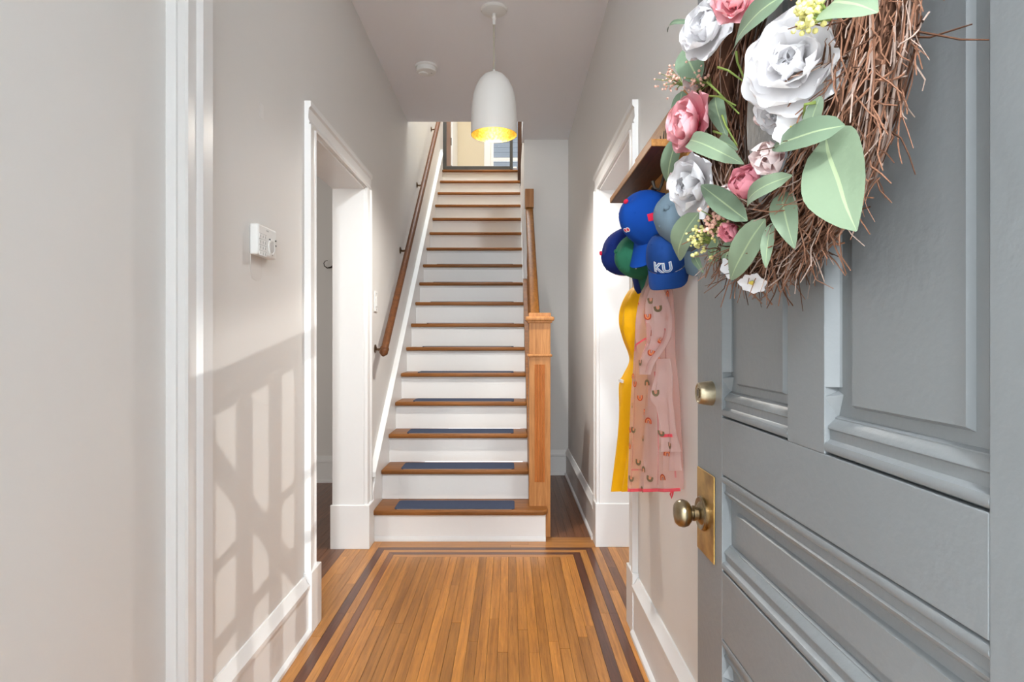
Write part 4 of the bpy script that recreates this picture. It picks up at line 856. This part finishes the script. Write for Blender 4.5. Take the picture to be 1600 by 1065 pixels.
fl_at('small', 1200, 195, 0.290, 26, (-0.6, -0.4, 0.6), ppl, 'pale pink bud')
fl_at('peony', 1090, 195, 0.268, 52, (-0.95, -0.25, 0.0), pp, 'pink peony on the left edge')
fl_at('peony', 1096, 288, 0.272, 54, (-0.92, -0.35, -0.15), pw, 'white peony low on the left edge')
fl_at('rose', 1178, 300, 0.278, 42, (-0.65, -0.55, 0.35), prs, 'half-open pink rose')
fl_at('small', 1066, 285, 0.268, 24, (-0.9, -0.2, 0.1), ppl, 'small pale flower')
fl_at('small', 1098, 120, 0.290, 34, (-0.8, -0.3, -0.4), ppl, 'pale pink flower below the white peony')
fl_at('small', 1150, 358, 0.272, 30, (-0.7, -0.4, -0.3), prs, 'small pink flower')
fl_at('cosmos', 1176, 440, 0.285, 22, (-0.45, -0.5, -0.7), pw, 'lowest white cosmos', yc_)
fl_at('cosmos', 1150, 412, 0.290, 24, (-0.7, -0.6, 0.1), pw, 'white cosmos behind the leaf', yc_)
fl_at('small', 1140, 305, 0.29, 22, (-0.7, -0.6, 0.1), ppl, 'small cream flower')
lf = [paint('sage_leaf', lin(124, 142, 116), 0.6, 0.12, 0.15, 120), paint('sage_leaf_rib', lin(158, 174, 136), 0.6, 0.05)]
lf2 = [paint('grey_green_leaf', lin(110, 130, 106), 0.6, 0.12, 0.15, 120), lf[1]]
def leaf(p0, p1, wd, face, bend=0.15, mats=lf, nm='leaf', fold=0.15):
    p0, p1 = Vector(p0), Vector(p1); d_ = p1 - p0; ln = d_.length; t = d_.normalized(); f_ = Vector(face); f_ = (f_ - t * f_.dot(t)).normalized(); s_ = t.cross(f_)
    us = [-1, -0.5, -0.06, 0.06, 0.5, 1]; nv = 10; vs = []; fs = []; mi = []
    for j in range(nv + 1):
        v = j / nv; w_ = wd * 0.5 * (math.sin(PI * v ** 0.75) ** 0.8 if 0 < v < 1 else 0) + 0.0008
        for u in us: vs.append(p0 + d_ * v + s_ * u * w_ + f_ * (bend * ln * (math.sin(PI * v) - v * 0.3) + fold * w_ * abs(u) + 0.05 * w_ * math.sin(9 * v + 2 * u)))
    n = len(us)
    b = MB(); b.v = [tuple(v) for v in vs]
    for j in range(nv):
        for i in range(n - 1): b.f.append((j*n+i, j*n+i+1, (j+1)*n+i+1, (j+1)*n+i)); b.m.append(1 if i == 2 else 0)
    me = b.mesh(nm, mats)
    for p in me.polygons: p.use_smooth = True
    return link(nm, me, wt)
LV = [  # base px, tip px, width px, plane at base, plane at tip, second tone
    ((1296, 8), (1369, 16), 74, 0.275, 0.262, 0), ((1290, 212), (1337, 360), 116, 0.282, 0.268, 0), ((1320, 196), (1203, 232), 46, 0.272, 0.258, 1), ((1236, -14), (1140, 84), 56, 0.262, 0.262, 1),
    ((1094, 128), (1068, 72), 42, 0.275, 0.268, 1), ((1062, 212), (1043, 292), 32, 0.266, 0.262, 1), ((1162, 256), (1072, 222), 30, 0.262, 0.256, 0), ((1168, 345), (1094, 288), 34, 0.262, 0.256, 1),
    ((1092, 332), (1058, 408), 44, 0.264, 0.258, 0), ((1238, 274), (1162, 325), 30, 0.264, 0.262, 0), ((1222, 300), (1240, 386), 40, 0.285, 0.280, 0), ((1196, 342), (1140, 438), 48, 0.270, 0.264, 0),
    ((1128, 365), (1110, 415), 24, 0.285, 0.280, 1), ((1148, 372), (1130, 413), 22, 0.285, 0.280, 1), ((1066, 142), (1058, 200), 26, 0.272, 0.266, 1), ((1086, 36), (1040, 48), 7, 0.270, 0.262, 1),
    ((1206, 348), (1196, 418), 18, 0.275, 0.272, 0), ((1282, 150), (1258, 230), 24, 0.280, 0.274, 0), ((1118, 150), (1135, 215), 26, 0.295, 0.295, 1), ((1122, 220), (1150, 232), 20, 0.290, 0.285, 1),
    ((1300, -20), (1262, 18), 40, 0.275, 0.270, 1), ((1085, 395), (1098, 425), 12, 0.275, 0.275, 1)]
for (a_, t_, w_, x0, x1, tn) in LV:
    p0, p1 = PX(a_[0], a_[1], x0), PX(t_[0], t_[1], x1)
    leaf(p0, p1, w_ * (p0.y + p1.y) / 2 / F, (-0.92, -0.36, 0.15) if w_ > 80 else (-0.65, -0.75, 0.1), rw.uniform(0.02, 0.14), lf2 if tn else lf)
stm = paint('green_stem', lin(122, 138, 66), 0.7)
for a_, t_, x0, x1 in (((1105, 128), (1155, 178), 0.272, 0.3), ((1122, 105), (1166, 130), 0.275, 0.3), ((1108, 150), (1150, 165), 0.272, 0.295), ((1128, 180), (1152, 228), 0.28, 0.3), ((1150, 80), (1165, 128), 0.28, 0.3), ((1115, 205), (1150, 226), 0.28, 0.3), ((1275, 160), (1255, 185), 0.275, 0.272)):
    p0, p1 = PX(a_[0], a_[1], x0), PX(t_[0], t_[1], x1); md = (p0 + p1) / 2 + Vector((-0.006, -0.004, 0.004))
    b = MB(); b.tube([p0, md, p1], [0.0016, 0.0014, 0.0010], 6); b.build('stem', stm, wt, smooth=True)
def sprig(px, py, X, spread, count, mat, nm, rr, seed, el=1.0):
    r_ = random.Random(seed); c = PX(px, py, X); S_ = spread * c.y / F; b = MB(); root = c + Vector((0.02, 0.0, -S_ * 0.4))
    for i in range(count):
        q = c + Vector((r_.gauss(0, 0.35), r_.gauss(0, 0.5), r_.gauss(0, 0.5 * el))) * S_
        if i % 3 == 0: b.tube([root, (root + q) / 2 + Vector((0, 0, 0.1 * S_)), q], 0.0006, 4, 1, caps=False)
        s_ = rr * r_.uniform(0.7, 1.25); b.lathe([(0, -s_), (0.8 * s_, -0.6 * s_), (s_, 0), (0.8 * s_, 0.6 * s_), (0, s_)], q, Vector((r_.uniform(-1, 1), r_.uniform(-1, 1), 1)), 6)
    o = b.build(nm, [mat, stm], wt, smooth=True); o['kind'] = 'stuff'; return o
pch = paint('peach_buds', lin(238, 188, 168), 0.8); ylw = paint('pale_yellow_buds', lin(222, 216, 140), 0.8)
sprig(1048, 124, 0.268, 24, 60, pch, 'peach_blossom_sprig', 0.0022, 1); sprig(1090, 124, 0.272, 18, 34, pch, 'peach_blossom_sprig', 0.0022, 2); sprig(1118, 348, 0.262, 28, 50, pch, 'peach_blossom_sprig', 0.0024, 3)
sprig(1264, 22, 0.255, 24, 70, ylw, 'yellow_sprig', 0.0026, 4, 1.2); sprig(1094, 370, 0.262, 24, 60, ylw, 'yellow_sprig', 0.0024, 5)

# ------------------------------------------------------------------ outside the entrance (behind the camera): porch floor and the railing whose shadow falls on the left wall
struct(MB().box(-6, 6, -12, 0.2, -0.35, -0.15).build('ground', paint('porch_concrete', (0.55, 0.54, 0.52, 1), 0.8)), 'pale concrete in front of the entrance')
RXX = 1.0
def back(Y, z, X=RXX):                                   # the point outside whose shadow lands at (Y, z) on the left wall
    s = (X - XL) / SUN_M; return Vector((X, Y - s, z + SUN_T * s))
def onwall(px, py):
    Y = -XL * F / (VX - px); return Y, HC - (py - VY) * Y / F
prl = thing('porch_railing', back(2.1, 0)[:2] + (0,), 'sloping wooden railing outside the entrance', 'railing')
pm = paint('porch_paint', (0.6, 0.6, 0.6, 1), 0.6)
def bar(p0, p1, hw, nm):                                 # flat board in the plane x = RXX between two points on the wall's shadow
    a, b_ = back(*p0), back(*p1); d_ = (b_ - a).normalized(); s_ = Vector((1, 0, 0)).cross(d_) * hw
    m_ = MB(); m_.prism([a + s_, b_ + s_, b_ - s_, a - s_], (-0.012, 0, 0), (0.012, 0, 0)); m_.build(nm, pm, prl)
def wl(x0, y0, x1, y1, ext=0.5):
    a, b_ = onwall(x0, y0), onwall(x1, y1); k = (b_[1] - a[1]) / (b_[0] - a[0]); return (a[0] - ext, a[1] - ext * k), (b_[0] + ext * 0.3, b_[1] + ext * 0.3 * k)
a, c = wl(335, 615, 495, 532); bar(a, c, 0.055, 'top_rail')
a, c = wl(342, 882, 487, 731); bar(a, c, 0.014, 'lower_rail'); a, c = wl(363, 982, 489, 825); bar(a, c, 0.02, 'lower_rail')
a, c = wl(337, 721, 472, 911, 0.1); bar(a, c, 0.03, 'brace')
for i in range(-3, 5):
    yc0 = 2.12 + 0.245 * (i - 1); zt = a[1]
    bar((yc0, -0.6), (yc0, 0.98 + (yc0 - 1.68) * 0.176), 0.036, 'baluster')
a, c = onwall(335, 470), onwall(480, 440); k = (c[1] - a[1]) / (c[0] - a[0])
def back2(Y, z): return back(Y, z, 20.0)
m_ = MB(); p0, p1 = (0.4, a[1] - (a[0] - 0.4) * k), (5.5, a[1] + (5.5 - a[0]) * k)  # made-up distant panel that gives the sun patch its soft upper edge
q0, q1 = back2(*p0), back2(*p1); m_.prism([q0, q1, q1 + Vector((0, 0, 6)), q0 + Vector((0, 0, 6))], (0, 0, 0), (0.1, 0, 0))
tag(m_.build('sun_top_mask', pm), 'unseen panel added to cut off the top of the sun patch', 'house')
struct(MB().box(RXX - 0.12, RXX, back(0.6, 0).y, back(1.56, 0).y, -0.15, CZ).build('wall_sun_mask', M['wall']), 'unseen pier added to bound the sun patch')  # added blocker keeping direct sun off the wall nearest the entrance
struct(MB().box(-1.6, 1.12, -2.6, 0.2, CZ, CZ + 0.15).build('ceiling_porch', M['ceiling']), 'white ceiling of the porch')
